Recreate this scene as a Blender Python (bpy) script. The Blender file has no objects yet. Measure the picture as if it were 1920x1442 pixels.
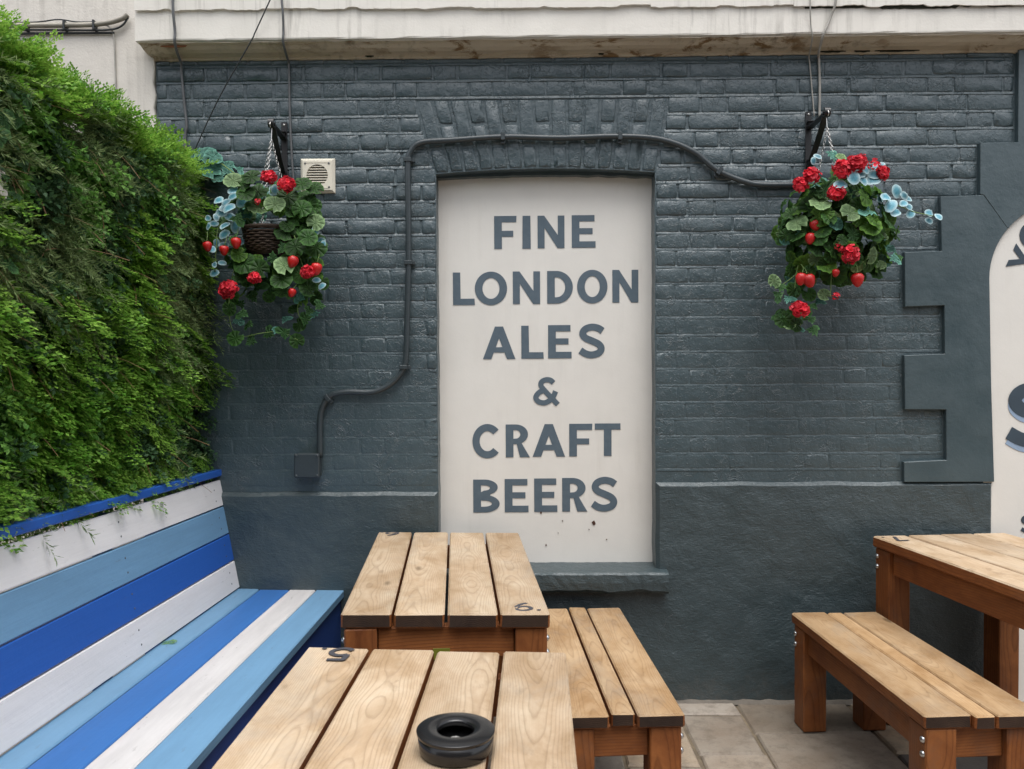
import bpy, math, random
import numpy as np
from mathutils import Vector, Matrix, noise as mnoise
R = math.radians
rnd = random.Random(7)
S = bpy.context.scene
COL = S.collection

# ------------------------------------------------------------------ camera
cam_d = bpy.data.cameras.new('camera')
cam = bpy.data.objects.new('camera', cam_d); COL.objects.link(cam)
cam_d.sensor_width = 36.0; cam_d.lens = 36.0 * 1500 / 1920
cam_d.clip_start = 0.05; cam_d.clip_end = 500
cam.matrix_world = (Matrix.Translation((0, -3.535, 1.48)) @ Matrix.Rotation(R(.73), 4, 'Z')
                    @ Matrix.Rotation(R(90 - 1.18), 4, 'X') @ Matrix.Rotation(R(-.3), 4, 'Z'))
cam_d.dof.use_dof = True; cam_d.dof.focus_distance = 3.3; cam_d.dof.aperture_fstop = 9.0
S.camera = cam
# ------------------------------------------------------------------ sky, sun, exposure
SUN_EL, SUN_AZ = 72, 165           # azimuth from +Y (north) clockwise
w = bpy.data.worlds.new('World'); S.world = w; w.use_nodes = True
nt = w.node_tree; bg = nt.nodes['Background']
sky = nt.nodes.new('ShaderNodeTexSky'); sky.sky_type = 'NISHITA'; sky.sun_disc = False
sky.sun_elevation = R(SUN_EL); sky.sun_rotation = R(SUN_AZ); sky.dust_density = 3.0; sky.air_density = 1.0
hs = nt.nodes.new('ShaderNodeHueSaturation'); hs.inputs['Saturation'].default_value = .28
nt.links.new(sky.outputs[0], hs.inputs['Color']); nt.links.new(hs.outputs[0], bg.inputs[0])
bg.inputs[1].default_value = 0.15
sun_d = bpy.data.lights.new('sun', 'SUN'); sun_d.energy = 1.3; sun_d.angle = R(50); sun_d.color = (1, .98, .945)
sun = bpy.data.objects.new('sun', sun_d); COL.objects.link(sun)
sd = Vector((math.sin(R(SUN_AZ)) * math.cos(R(SUN_EL)), math.cos(R(SUN_AZ)) * math.cos(R(SUN_EL)), math.sin(R(SUN_EL))))
sun.rotation_euler = sd.to_track_quat('Z', 'Y').to_euler(); sun.location = (1, -2, 6)
S.view_settings.view_transform = 'Standard'; S.view_settings.look = 'None'
S.view_settings.gamma = 1; S.view_settings.use_curve_mapping = False
S.view_settings.exposure = 0.93
S.render.engine = 'CYCLES'

# ------------------------------------------------------------------ node helpers
def newmat(name):
    m = bpy.data.materials.new(name); m.use_nodes = True
    t = m.node_tree; b = t.nodes['Principled BSDF']
    return m, t, b
class N:
    def __init__(s, t): s.t = t
    def n(s, typ, **kw):
        o = s.t.nodes.new(typ)
        for k, v in kw.items(): setattr(o, k, v)
        return o
    def l(s, a, b): s.t.links.new(a, b)
    def val(s, sock, v):
        if hasattr(v, 'is_linked') or isinstance(v, bpy.types.NodeSocket): s.l(v, sock)
        else: sock.default_value = v
    def math(s, op, a, b=0.0, c=None):
        o = s.n('ShaderNodeMath', operation=op); s.val(o.inputs[0], a); s.val(o.inputs[1], b)
        if c is not None: s.val(o.inputs[2], c)
        return o.outputs[0]
    def vmul(s, v, k):
        o = s.n('ShaderNodeVectorMath', operation='MULTIPLY'); s.l(v, o.inputs[0]); s.val(o.inputs[1], k); return o.outputs[0]
    def vadd(s, v, k):
        o = s.n('ShaderNodeVectorMath', operation='ADD'); s.l(v, o.inputs[0]); s.val(o.inputs[1], k); return o.outputs[0]
    def noise(s, v, scale, detail=3, rough=.55, dist=0):
        o = s.n('ShaderNodeTexNoise'); s.l(v, o.inputs['Vector']); o.inputs['Scale'].default_value = scale
        o.inputs['Detail'].default_value = detail; o.inputs['Roughness'].default_value = rough; o.inputs['Distortion'].default_value = dist
        return o.outputs['Fac']
    def ramp(s, f, stops):
        o = s.n('ShaderNodeValToRGB'); s.l(f, o.inputs[0]); e = o.color_ramp.elements
        while len(e) < len(stops): e.new(.5)
        for i, (p, c) in enumerate(stops):
            e[i].position = p; e[i].color = (c, c, c, 1) if not hasattr(c, '__len__') else tuple(c) + (1,)
        return o.outputs[0]
    def mix(s, f, a, b, mode='MIX'):
        o = s.n('ShaderNodeMix', data_type='RGBA', blend_type=mode)
        s.val(o.inputs[0], f)
        for k, v in ((6, a), (7, b)):
            if isinstance(v, bpy.types.NodeSocket): s.l(v, o.inputs[k])
            else: o.inputs[k].default_value = tuple(v) + (1,)
        return o.outputs[2]
    def bump(s, h, dist, strength=1.0, prev=None):
        o = s.n('ShaderNodeBump'); s.l(h, o.inputs['Height']); o.inputs['Distance'].default_value = dist
        o.inputs['Strength'].default_value = strength
        if prev is not None: s.l(prev, o.inputs['Normal'])
        return o.outputs[0]
    def pos(s): return s.n('ShaderNodeNewGeometry').outputs['Position']
    def obj(s): return s.n('ShaderNodeTexCoord').outputs['Object']
    def rand(s): return s.n('ShaderNodeObjectInfo').outputs['Random']
def simple(name, col, rough=.5, metal=0, bumpscale=None, bd=.001, var=0, spec=.5):
    m, t, b = newmat(name); g = N(t)
    b.inputs['Roughness'].default_value = rough; b.inputs['Metallic'].default_value = metal
    b.inputs['Specular IOR Level'].default_value = spec
    p = g.pos()
    if var:
        f = g.noise(p, 9, 5); dk = tuple(c * (1 - var) for c in col)
        g.l(g.mix(g.ramp(f, [(.3, 0), (.7, 1)]), dk, col), b.inputs['Base Color'])
    else: b.inputs['Base Color'].default_value = tuple(col) + (1,)
    if bumpscale: g.l(g.bump(g.noise(p, bumpscale, 4), bd), b.inputs['Normal'])
    return m

# ------------------------------------------------------------------ materials
def mat_paintwall(name, kind):
    """thick slate-blue gloss masonry paint"""
    m, t, b = newmat(name); g = N(t); p = g.pos()
    c1, c2 = (.040, .064, .074), (.055, .083, .094)
    if kind == 'stucco': c1, c2 = (.032, .051, .058), (.044, .067, .075)  # greener coat, darkened too for the shade low on the wall
    f = g.noise(p, 3.5, 6, .6)
    col = g.mix(g.ramp(f, [(.3, 0), (.7, 1)]), c1, c2)
    sp = g.ramp(g.noise(p, 55, 3, .7), [(.70, 0), (.78, 1)])
    col = g.mix(g.math('MULTIPLY', sp, .35), col, (.075, .085, .085))
    if kind != 'brick':
        ch = g.ramp(g.noise(p, 23, 6, .75, .6), [(.695, 0), (.715, 1)])
        col = g.mix(g.math('MULTIPLY', ch, .8), col, (.16, .17, .165))
    if kind == 'stucco':
        sz = g.n('ShaderNodeSeparateXYZ'); g.l(p, sz.inputs[0])
        dz = g.math('ADD', sz.outputs[2], g.math('MULTIPLY', g.math('SUBTRACT', g.noise(p, 9, 6, .75), .5), .55))
        du = g.math('MULTIPLY', g.ramp(dz, [(.0, 1), (.13, 0)]), g.ramp(g.noise(p, 70, 4, .7), [(.35, 0), (.7, 1)]))
        col = g.mix(g.math('MULTIPLY', du, .45), col, (.13, .115, .095))
        dk = g.ramp(g.noise(p, 1.7, 5, .6), [(.42, 0), (.62, 1)])
        col = g.mix(g.math('MULTIPLY', dk, .28), col, (.026, .040, .045))
    g.l(col, b.inputs['Base Color']); b.inputs['Specular IOR Level'].default_value = .75
    rg = g.noise(p, 7, 4)
    mr = g.n('ShaderNodeMapRange'); g.l(rg, mr.inputs[0]); mr.inputs[1].default_value = .3; mr.inputs[2].default_value = .7
    mr.inputs[3].default_value = .32; mr.inputs[4].default_value = .48; g.l(mr.outputs[0], b.inputs['Roughness'])
    if kind == 'brick':
        n0 = g.bump(g.noise(p, 22, 4, .55), .009, .6)
        n1 = g.bump(g.noise(p, 80, 4, .6), .0018, .6, n0)
        n2 = g.bump(g.ramp(g.noise(p, 140, 2, .5), [(.60, 0), (.72, 1)]), .0016, .7, n1)
        rd = g.math('ABSOLUTE', g.math('SUBTRACT', g.noise(p, 17, 4, .62, .7), .5))
        msk = g.ramp(g.noise(p, 6, 2), [(.48, 0), (.60, 1)])
        n2 = g.bump(g.math('MULTIPLY', g.ramp(rd, [(0, 1), (.022, 0)]), msk), .0026, .7, n2)
    elif kind == 'stucco':
        ps = g.vmul(p, (1, 1, 2.1))
        n00 = g.bump(g.noise(p, 2.2, 4, .6), .05, .6)
        n0 = g.bump(g.noise(p, 7, 5, .65, .5), .014, .6, n00)
        n1 = g.bump(g.noise(ps, 60, 5, .68, .4), .0042, .75, n0)
        n2 = g.bump(g.noise(p, 260, 3, .6), .0009, .7, n1)
    else:
        n0 = g.bump(g.noise(p, 7, 4, .6), .007, .5)
        n1 = g.bump(g.noise(p, 60, 4, .6), .0015, .6, n0)
        n2 = g.bump(g.noise(p, 300, 3, .6), .0005, .6, n1)
    g.l(n2, b.inputs['Normal'])
    return m
M = {}
M['brick'] = mat_paintwall('slate_paint_brick', 'brick')
M['stucco'] = mat_paintwall('slate_paint_stucco', 'stucco')
M['smooth'] = mat_paintwall('slate_paint_smooth', 'smooth')

def mat_cream(name, base, grime_amt, dirt=(.09, .075, .055), bumpd=.0012, ylo=None, stain=False):
    m, t, b = newmat(name); g = N(t); p = g.pos()
    col = g.mix(g.ramp(g.noise(p, 5, 6, .6), [(.3, 0), (.7, 1)]), tuple(c * .93 for c in base), base)
    st = g.noise(g.vmul(p, (14, 14, .9)), 2.2, 6, .65)           # vertical run marks
    st2 = g.noise(p, 2.3, 4, .6)
    k = g.math('MULTIPLY', g.ramp(st, [(.5, 0), (.72, 1)]), g.ramp(st2, [(.42, 0), (.62, 1)]))
    col = g.mix(g.math('MULTIPLY', k, grime_amt), col, dirt)
    sp = g.ramp(g.noise(p, 85, 3, .7), [(.74, 0), (.8, 1)])
    col = g.mix(g.math('MULTIPLY', sp, .3 * grime_amt + .08), col, dirt)
    if stain:
        pat = g.math('MULTIPLY', g.ramp(g.noise(g.vmul(p, (1, 1, 3.2)), 6.5, 6, .7, .5), [(.53, 0), (.60, 1)]),
                     g.ramp(g.noise(p, 2.0, 2), [(.42, 0), (.52, 1)]))
        col = g.mix(pat, col, (.17, .10, .038))
        pat2 = g.ramp(g.noise(g.vmul(p, (1, 1, 2.5)), 14, 5, .75, .8), [(.70, 0), (.73, 1)])
        col = g.mix(pat2, col, (.05, .035, .02))
    g.l(col, b.inputs['Base Color']); b.inputs['Roughness'].default_value = .6
    n0 = g.bump(g.noise(p, 11, 5, .6), bumpd * 3, .5)
    n1 = g.bump(g.noise(p, 120, 5, .65), bumpd, .7, n0)
    cr = g.n('ShaderNodeTexVoronoi', feature='DISTANCE_TO_EDGE'); g.l(g.vadd(g.vmul(p, (1, 1, 1)), (0, 0, 0)), cr.inputs['Vector']); cr.inputs['Scale'].default_value = 5
    g.l(n1, b.inputs['Normal'])
    return m
M['render'] = mat_cream('cream_render', (.66, .62, .56), .35, bumpd=.002)
M['fascia'] = mat_cream('cream_fascia', (.72, .69, .63), .55)
M['cove'] = mat_cream('stained_cove', (.50, .43, .33), .9, dirt=(.12, .09, .06), stain=True)
M['sign'] = mat_cream('sign_board_cream', (.715, .695, .65), .12, dirt=(.2, .16, .11), bumpd=.0005)
def mat_letter():
    m, t, b = newmat('letter_paint'); g = N(t); p = g.pos()
    f = g.noise(p, 30, 5, .7)
    g.l(g.mix(g.ramp(f, [(.35, 0), (.75, 1)]), (.072, .105, .135), (.095, .13, .16)), b.inputs['Base Color'])
    b.inputs['Roughness'].default_value = .6
    return m
M['letter'] = mat_letter()
M['letter_dark'] = simple('navy_letter_paint', (.04, .062, .085), .6, var=.2)
M['letter_light'] = simple('pale_blue_letter_paint', (.28, .38, .52), .6, var=.15)

def mat_wood(name, base, dark, line, freq=125, lineamt=.5, bleach=None, rough=.62, knots=.0):
    m, t, b = newmat(name); g = N(t)
    o = g.obj(); r = g.rand()
    cx = g.n('ShaderNodeCombineXYZ'); g.l(g.math('MULTIPLY', r, 13.7), cx.inputs[0]); g.l(g.math('MULTIPLY', r, 57.3), cx.inputs[1]); g.l(g.math('MULTIPLY', r, 31.1), cx.inputs[2])
    v = g.n('ShaderNodeVectorMath', operation='ADD'); g.l(o, v.inputs[0]); g.l(cx.outputs[0], v.inputs[1]); v = v.outputs[0]
    sp = g.n('ShaderNodeSeparateXYZ'); g.l(o, sp.inputs[0])
    n1 = g.noise(g.vmul(v, (1.2, 1.5, 1.2)), 1, 2, .5); n2 = g.noise(g.vmul(v, (1.0, 1.5, 1.0)), 1.0, 2, .5)
    n3 = g.noise(g.vmul(v, (22, 3.2, 22)), 1, 3, .6)
    x = g.math('ADD', g.math('ADD', sp.outputs[0], g.math('MULTIPLY', g.math('SUBTRACT', n1, .5), .035)),
               g.math('MULTIPLY', g.math('SUBTRACT', g.math('FRACT', g.math('MULTIPLY', r, 917.0)), .5), .09))
    z = g.math('ADD', g.math('ADD', sp.outputs[2], .10), g.math('MULTIPLY', g.math('SUBTRACT', n2, .5), .085))
    rr = g.math('SQRT', g.math('ADD', g.math('MULTIPLY', x, x), g.math('MULTIPLY', g.math('MULTIPLY', z, z), .55)))
    rr = g.math('ADD', rr, g.math('MULTIPLY', g.math('SUBTRACT', n3, .5), .0030))
    fr = g.math('FRACT', g.math('MULTIPLY', rr, freq))
    ln = g.ramp(fr, [(0, .10), (.35, 0), (.70, .25), (.89, 1), (.98, .12)])
    fib = g.noise(g.vmul(v, (260, 7, 260)), 1, 2, .6)
    blot = g.noise(g.vmul(v, (8, 4.2, 8)), 1, 6, .68, .6)
    col = g.mix(g.ramp(blot, [(.36, 0), (.62, 1)]), dark, base)
    if bleach is not None:
        bl = g.noise(g.vmul(v, (7, 3.1, 7)), 1.3, 5, .65, .3)
        col = g.mix(g.math('MULTIPLY', g.ramp(bl, [(.42, 0), (.72, 1)]), .65), col, bleach)
    col = g.mix(g.math('MULTIPLY', ln, lineamt), col, line)
    col = g.mix(g.math('MULTIPLY', g.ramp(fib, [(.45, 0), (.75, 1)]), .22), col, dark)
    st = g.ramp(g.noise(g.vmul(v, (18, 11, 18)), 1, 4, .7, .4), [(.60, 0), (.74, 1)])
    col = g.mix(g.math('MULTIPLY', st, .5), col, tuple(c * .6 for c in dark))
    vo = g.n('ShaderNodeTexVoronoi'); g.l(g.vmul(v, (7, 2.6, 0.01)), vo.inputs['Vector']); vo.inputs['Scale'].default_value = 1.0
    vr = g.n('ShaderNodeSeparateColor'); g.l(vo.outputs['Color'], vr.inputs[0])
    kn = g.math('MULTIPLY', g.ramp(vo.outputs['Distance'], [(.05, 1), (.11, 0)]), g.math('GREATER_THAN', vr.outputs[0], .5))
    col = g.mix(g.math('MULTIPLY', kn, .75), col, tuple(c * .42 for c in dark))
    gr_ = g.ramp(g.noise(g.vmul(v, (3.0, 1.7, 3.0)), 1.4, 5, .7, .4), [(.52, 0), (.70, 1)])
    gy = sum(base) / 3 * .8
    col = g.mix(g.math('MULTIPLY', gr_, .35), col, (gy, gy * .93, gy * .82))
    hv = g.n('ShaderNodeHueSaturation'); g.l(col, hv.inputs['Color'])
    g.l(g.math('ADD', .86, g.math('MULTIPLY', g.math('FRACT', g.math('MULTIPLY', r, 391.0)), .26)), hv.inputs['Value']); col = hv.outputs[0]
    g.l(col, b.inputs['Base Color']); b.inputs['Roughness'].default_value = rough
    b.inputs['Specular IOR Level'].default_value = .22
    n0 = g.bump(ln, .0007, .6); n1_ = g.bump(fib, .0006, .6, n0)
    g.l(n1_, b.inputs['Normal'])
    return m
M['wood_top'] = mat_wood('weathered_table_top', (.475, .355, .24), (.335, .23, .135), (.17, .105, .055), 300, .36, bleach=(.58, .485, .365))
M['wood_seat'] = mat_wood('weathered_bench_top', (.43, .285, .155), (.30, .18, .085), (.16, .085, .034), 300, .36, bleach=(.56, .42, .27))
M['wood_stain'] = mat_wood('red_stained_timber', (.27, .098, .030), (.17, .055, .017), (.085, .026, .009), 150, .55, rough=.5)
M['wood_end'] = mat_wood('dark_end_grain', (.055, .032, .021), (.032, .019, .014), (.022, .013, .009), 220, .5, rough=.7)
M['ink'] = simple('stencil_ink', (.045, .045, .055), .7)
M['bolt'] = simple('galvanised_steel', (.62, .63, .64), .28, 1, var=.2)
M['black_plastic'] = simple('black_melamine', (.012, .012, .013), .22, var=.3)
M['ash'] = simple('cigarette_ash', (.28, .27, .26), .9)
M['iron'] = simple('black_iron', (.012, .012, .013), .38, bumpscale=200, bd=.0004)
M['chain'] = simple('steel_chain', (.55, .54, .52), .35, 1)
M['conduit'] = simple('slate_gloss_conduit', (.040, .052, .058), .36, bumpscale=60, bd=.0008, var=.15)
M['vent'] = simple('cream_plastic', (.70, .66, .55), .4, var=.06)
M['dark'] = simple('dark_cavity', (.006, .006, .006), .9)
M['cable_grey'] = simple('grey_cable', (.12, .125, .13), .5, var=.3)
M['cable_dark'] = simple('dark_cable', (.03, .035, .038), .5, var=.3)
M['cable_white'] = simple('dirty_white_cable', (.42, .40, .36), .55, var=.4)
M['pipe_dirty'] = simple('grimy_white_pipe', (.40, .37, .31), .6, var=.55)
M['brick_bare'] = simple('bare_red_brick', (.32, .13, .06), .85, bumpscale=150, bd=.002, var=.3)
M['moss'] = simple('dark_moss', (.02, .022, .012), .95, bumpscale=120, bd=.003)
M['navy_board'] = simple('navy_board', (.02, .018, .05), .5)
def mat_painted(name, col, dirt=.25):
    m, t, b = newmat(name); g = N(t); p = g.pos(); o = g.obj()
    f = g.noise(g.vmul(o, (9, 1.3, 9)), 2.2, 6, .65)
    c = g.mix(g.ramp(f, [(.3, 0), (.7, 1)]), tuple(x * (1 - dirt * .45) for x in col), col)
    d = g.ramp(g.noise(g.vmul(o, (30, 6, 30)), 1.5, 5, .72), [(.64, 0), (.74, 1)])
    c = g.mix(g.math('MULTIPLY', d, dirt), c, (.10, .09, .075))
    ch = g.ramp(g.noise(g.vadd(g.vmul(o, (60, 22, 60)), (3, 7, 1)), 1, 3, .6), [(.725, 0), (.745, 1)])
    c = g.mix(g.math('MULTIPLY', ch, .65), c, (.09, .07, .055))
    g.l(c, b.inputs['Base Color']); b.inputs['Roughness'].default_value = .48; b.inputs['Specular IOR Level'].default_value = .4
    n0 = g.bump(g.noise(g.vmul(o, (90, 3.5, 90)), 1, 4, .6), .0012, .6); n1 = g.bump(g.noise(p, 45, 3), .0012, .4, n0)
    g.l(n1, b.inputs['Normal'])
    return m
M['p_white'] = mat_painted('white_plank_paint', (.76, .74, .735), .26)
M['p_light'] = mat_painted('sky_blue_plank_paint', (.15, .30, .47), .34)
M['p_blue'] = mat_painted('royal_blue_plank_paint', (.018, .098, .40), .16)
M['p_white_seat'] = mat_painted('dimmed_white_seat_paint', (.63, .61, .605), .5)  # dirtier white, darkened to offset the strong light on the seat
M['p_blue_worn'] = mat_painted('sun_faded_blue_plank_paint', (.040, .150, .42), .3)
M['p_navy'] = mat_painted('navy_plank_paint', (.014, .05, .22), .16)
def mat_stone(name, base, alt):
    m, t, b = newmat(name); g = N(t); p = g.pos(); r = g.rand()
    col = g.mix(g.ramp(g.noise(p, 4, 6, .65), [(.3, 0), (.7, 1)]), base, alt)
    hv = g.n('ShaderNodeHueSaturation'); g.l(col, hv.inputs['Color'])
    g.l(g.math('ADD', .75, g.math('MULTIPLY', r, .5)), hv.inputs['Value']); g.l(g.math('ADD', .7, g.math('MULTIPLY', g.math('FRACT', g.math('MULTIPLY', r, 71.0)), .7)), hv.inputs['Saturation'])
    c = g.mix(g.math('MULTIPLY', g.ramp(g.noise(p, 13, 6, .75), [(.48, 0), (.72, 1)]), .65), hv.outputs[0], (.075, .06, .045))
    c = g.mix(g.math('MULTIPLY', g.ramp(g.noise(p, 160, 2, .6), [(.6, 0), (.7, 1)]), .35), c, (.10, .09, .08))
    g.l(c, b.inputs['Base Color']); b.inputs['Roughness'].default_value = .72
    n0 = g.bump(g.noise(p, 14, 5, .65), .006, .6); n1 = g.bump(g.noise(p, 170, 4, .6), .0012, .7, n0); g.l(n1, b.inputs['Normal'])
    return m
M['flag'] = mat_stone('york_stone', (.19, .145, .105), (.27, .235, .19))
M['flag_dark'] = mat_stone('dark_stone', (.05, .045, .04), (.08, .07, .06))
M['mortar'] = mat_stone('sandy_mortar', (.20, .17, .13), (.07, .058, .045))
M['yard'] = simple('sky_blocker_brick', (.10, .078, .066), .8, bumpscale=20, bd=.004, var=.35)  # brick of the unseen wall that blocks low sky
M['asphalt'] = simple('asphalt', (.05, .05, .05), .9, bumpscale=80, bd=.003, var=.2)
def mat_leaf(name, cols, trans=.3, rough=.45, noise_sc=4, edge=None, sat=1.0, vein=False):
    """cols: two base greens mixed by patch noise, jittered per leaflet"""
    m, t, b = newmat(name); g = N(t); p = g.pos()
    geo = g.n('ShaderNodeNewGeometry')
    rp = geo.outputs['Random Per Island']
    f = g.noise(p, noise_sc, 3, .6)
    ff = g.math('ADD', g.math('MULTIPLY', f, .75), g.math('MULTIPLY', rp, .35))
    c = g.mix(g.ramp(ff, [(.38, 0), (.72, 1)]), cols[0], cols[1])
    hv = g.n('ShaderNodeHueSaturation'); g.l(c, hv.inputs['Color']); hv.inputs['Saturation'].default_value = sat
    rv = g.math('FRACT', g.math('ADD', g.math('MULTIPLY', rp, 37.7), g.rand()))
    g.l(g.math('ADD', .65, g.math('MULTIPLY', rv, .7)), hv.inputs['Value'])
    c = hv.outputs[0]
    if edge is not None or vein:
        at = g.n('ShaderNodeAttribute'); at.attribute_name = 'rad'
        if edge is not None:
            e = g.math('ADD', at.outputs['Fac'], g.math('MULTIPLY', g.math('SUBTRACT', g.noise(p, 160, 2), .5), .35))
            c = g.mix(g.ramp(e, [(edge[1] - .28, 0), (edge[1] + .05, .45), (edge[1] + .3, 1)]), c, edge[0])
        if vein:
            so = g.n('ShaderNodeSeparateXYZ'); g.l(g.obj(), so.inputs[0])
            an = g.math('ARCTAN2', so.outputs[1], so.outputs[0])
            sv = g.math('ABSOLUTE', g.math('SINE', g.math('MULTIPLY', an, 4.5)))
            vn_ = g.ramp(sv, [(0, 1), (.22, 0)])
            zone = g.ramp(at.outputs['Fac'], [(.30, 0), (.50, 1), (.66, 1), (.84, 0)])
            c = g.mix(g.math('MULTIPLY', zone, .45), c, tuple(x * .45 for x in cols[0]))
            rim = g.ramp(at.outputs['Fac'], [(.80, 0), (.98, 1)])
            c = g.mix(g.math('MULTIPLY', rim, .35), c, tuple(min(1, x * 1.7) for x in cols[1]))
            c = g.mix(g.math('MULTIPLY', vn_, .30), c, tuple(min(1, x * 2.0 + .03) for x in cols[1]))
            g.l(g.bump(sv, .004, .8), b.inputs['Normal'])
    g.l(c, b.inputs['Base Color']); b.inputs['Roughness'].default_value = rough; b.inputs['Specular IOR Level'].default_value = .25
    tr = g.n('ShaderNodeBsdfTranslucent'); g.l(c, tr.inputs[0])
    mx = g.n('ShaderNodeMixShader'); mx.inputs[0].default_value = trans
    out = [n for n in t.nodes if n.type == 'OUTPUT_MATERIAL'][0]
    g.l(b.outputs[0], mx.inputs[1]); g.l(tr.outputs[0], mx.inputs[2]); g.l(mx.outputs[0], out.inputs[0])
    return m
M['fern'] = mat_leaf('fern_green', [(.10, .26, .026), (.30, .50, .085)], .42)
M['box'] = mat_leaf('boxwood_green', [(.085, .23, .04), (.23, .44, .10)], .4)
M['dkbox'] = mat_leaf('deep_green', [(.035, .085, .035), (.085, .17, .07)], .25)
M['rose'] = mat_leaf('rosemary_green', [(.10, .17, .055), (.26, .34, .14)], .35)
M['twig'] = simple('dry_twig', (.16, .09, .04), .8)
M['ivy'] = mat_leaf('ivy_green', [(.022, .075, .022), (.06, .15, .045)], .2, .6, 30, vein=True)
M['ger'] = mat_leaf('geranium_green', [(.013, .045, .008), (.035, .100, .016)], .22, .6, 25, vein=True)
M['gery'] = mat_leaf('yellow_green_leaf', [(.035, .10, .012), (.10, .21, .028)], .3, .6, 25, vein=True)
M['gerpale'] = mat_leaf('pale_geranium_green', [(.11, .20, .08), (.22, .33, .15)], .25, .6, 25, vein=True)
M['teal'] = mat_leaf('variegated_teal', [(.05, .19, .25), (.14, .36, .45)], .2, .4, 60, edge=((.52, .68, .70), .70))
M['teal_leaf'] = mat_leaf('blue_green_leaf', [(.04, .14, .10), (.12, .29, .23)], .2, .6, 25, vein=True)
M['petal'] = mat_leaf('red_petal', [(.48, .012, .025), (.78, .055, .085)], .3, .5, 60)
M['berry'] = simple('red_berry', (.55, .012, .012), .28, bumpscale=420, bd=.0012, var=.35)
M['stem'] = simple('green_stem', (.14, .22, .06), .6)
M['wicker'] = simple('dark_wicker', (.055, .032, .018), .75, bumpscale=150, bd=.001, var=.5)
M['sticker'] = simple('olive_sticker', (.14, .15, .01), .5)
M['paper'] = simple('crumpled_paper', (.5, .5, .46), .8)
M['plaque'] = simple('off_white_plaque', (.62, .58, .52), .5, var=.2)

# ------------------------------------------------------------------ object helpers
def link(name, me, mats=None, parent=None, loc=(0, 0, 0), rot=(0, 0, 0)):
    o = bpy.data.objects.new(name, me); COL.objects.link(o)
    if mats is not None and me is not None:
        for m in (mats if isinstance(mats, (list, tuple)) else [mats]): me.materials.append(m)
    o.location = loc; o.rotation_euler = rot
    if parent is not None: o.parent = parent
    return o
def meshd(name, V, F, smooth=False, fm=None):
    me = bpy.data.meshes.new(name); me.from_pydata([tuple(v) for v in V], [], F); me.update()
    if smooth: me.polygons.foreach_set('use_smooth', [True] * len(F))
    if fm: me.polygons.foreach_set('material_index', fm)
    return me
def tag(o, label=None, cat=None, group=None, kind=None):
    if label: o['label'] = label
    if cat: o['category'] = cat
    if group: o['group'] = group
    if kind: o['kind'] = kind
    return o
def empty(name, loc=(0, 0, 0), rot=(0, 0, 0)):
    o = bpy.data.objects.new(name, None); COL.objects.link(o); o.location = loc; o.rotation_euler = rot
    o.empty_display_size = .1
    return o
def cbox(sx, sy, sz, c=.003, jit=0, rs=None):
    """chamfered box centred at the origin: 24 verts"""
    V = []; idx = {}
    for ax in range(3):
        for sg in (-1, 1):
            for a in (-1, 1):
                for b_ in (-1, 1):
                    h = [sx / 2, sy / 2, sz / 2]; o2 = [i for i in range(3) if i != ax]
                    p = [0, 0, 0]; p[ax] = sg * h[ax]; p[o2[0]] = a * (h[o2[0]] - c); p[o2[1]] = b_ * (h[o2[1]] - c)
                    if jit: p = [q + (rs or rnd).uniform(-jit, jit) for q in p]
                    sgn = [0, 0, 0]; sgn[ax] = sg; sgn[o2[0]] = a; sgn[o2[1]] = b_
                    idx[(ax, tuple(sgn))] = len(V); V.append(p)
    F = []; ax_f = []
    for ax in range(3):
        o2 = [i for i in range(3) if i != ax]
        for sg in (-1, 1):
            q = []
            for a, b_ in ((-1, -1), (1, -1), (1, 1), (-1, 1)):
                s = [0, 0, 0]; s[ax] = sg; s[o2[0]] = a; s[o2[1]] = b_; q.append(idx[(ax, tuple(s))])
            F.append(q); ax_f.append((ax, sg))
    for ax in range(3):                                       # edge chamfers along axis ax
        o2 = [i for i in range(3) if i != ax]
        for a in (-1, 1):
            for b_ in (-1, 1):
                q = []
                for e in (-1, 1):
                    s = [0, 0, 0]; s[ax] = e; s[o2[0]] = a; s[o2[1]] = b_; s = tuple(s)
                    q += [idx[(o2[0], s)], idx[(o2[1], s)]] if e == -1 else [idx[(o2[1], s)], idx[(o2[0], s)]]
                F.append(q); ax_f.append((9, 0))
    for a in (-1, 1):
        for b_ in (-1, 1):
            for c_ in (-1, 1):
                F.append([idx[(k, (a, b_, c_))] for k in range(3)]); ax_f.append((9, 0))
    Va = np.array(V)                                          # fix winding outward
    out = []
    for f in F:
        p = Va[f]; n = np.cross(p[1] - p[0], p[2] - p[0])
        out.append(f if np.dot(n, p.mean(0)) > 0 else f[::-1])
    return V, out, ax_f
def boxobj(name, size, loc, mat, parent=None, c=.003, rot=(0, 0, 0), jit=0):
    V, F, _ = cbox(*size, c=c, jit=jit)
    return link(name, meshd(name, V, F), mat, parent, loc, rot)
def timber(name, size, loc, parent, top=None, rot=(0, 0, 0), c=.004, side='wood_stain', end='wood_end', sink=0):
    """a plank or post: grain along local y, own materials on top, sides and ends"""
    V, F, ax = cbox(*size, c=c, jit=.0009)
    fm = []
    for a, s in ax:
        fm.append(0 if (a == 2 and s > 0) else 2 if a == 1 else 1)
    for i, f in enumerate(F):
        if ax[i][0] == 9 and all(V[k][2] > 0 for k in f): fm[i] = 0
    me = meshd(name, V, F, fm=fm)
    return link(name, me, [M[top or side], M[side], M[end]], parent, loc, rot)
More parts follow.
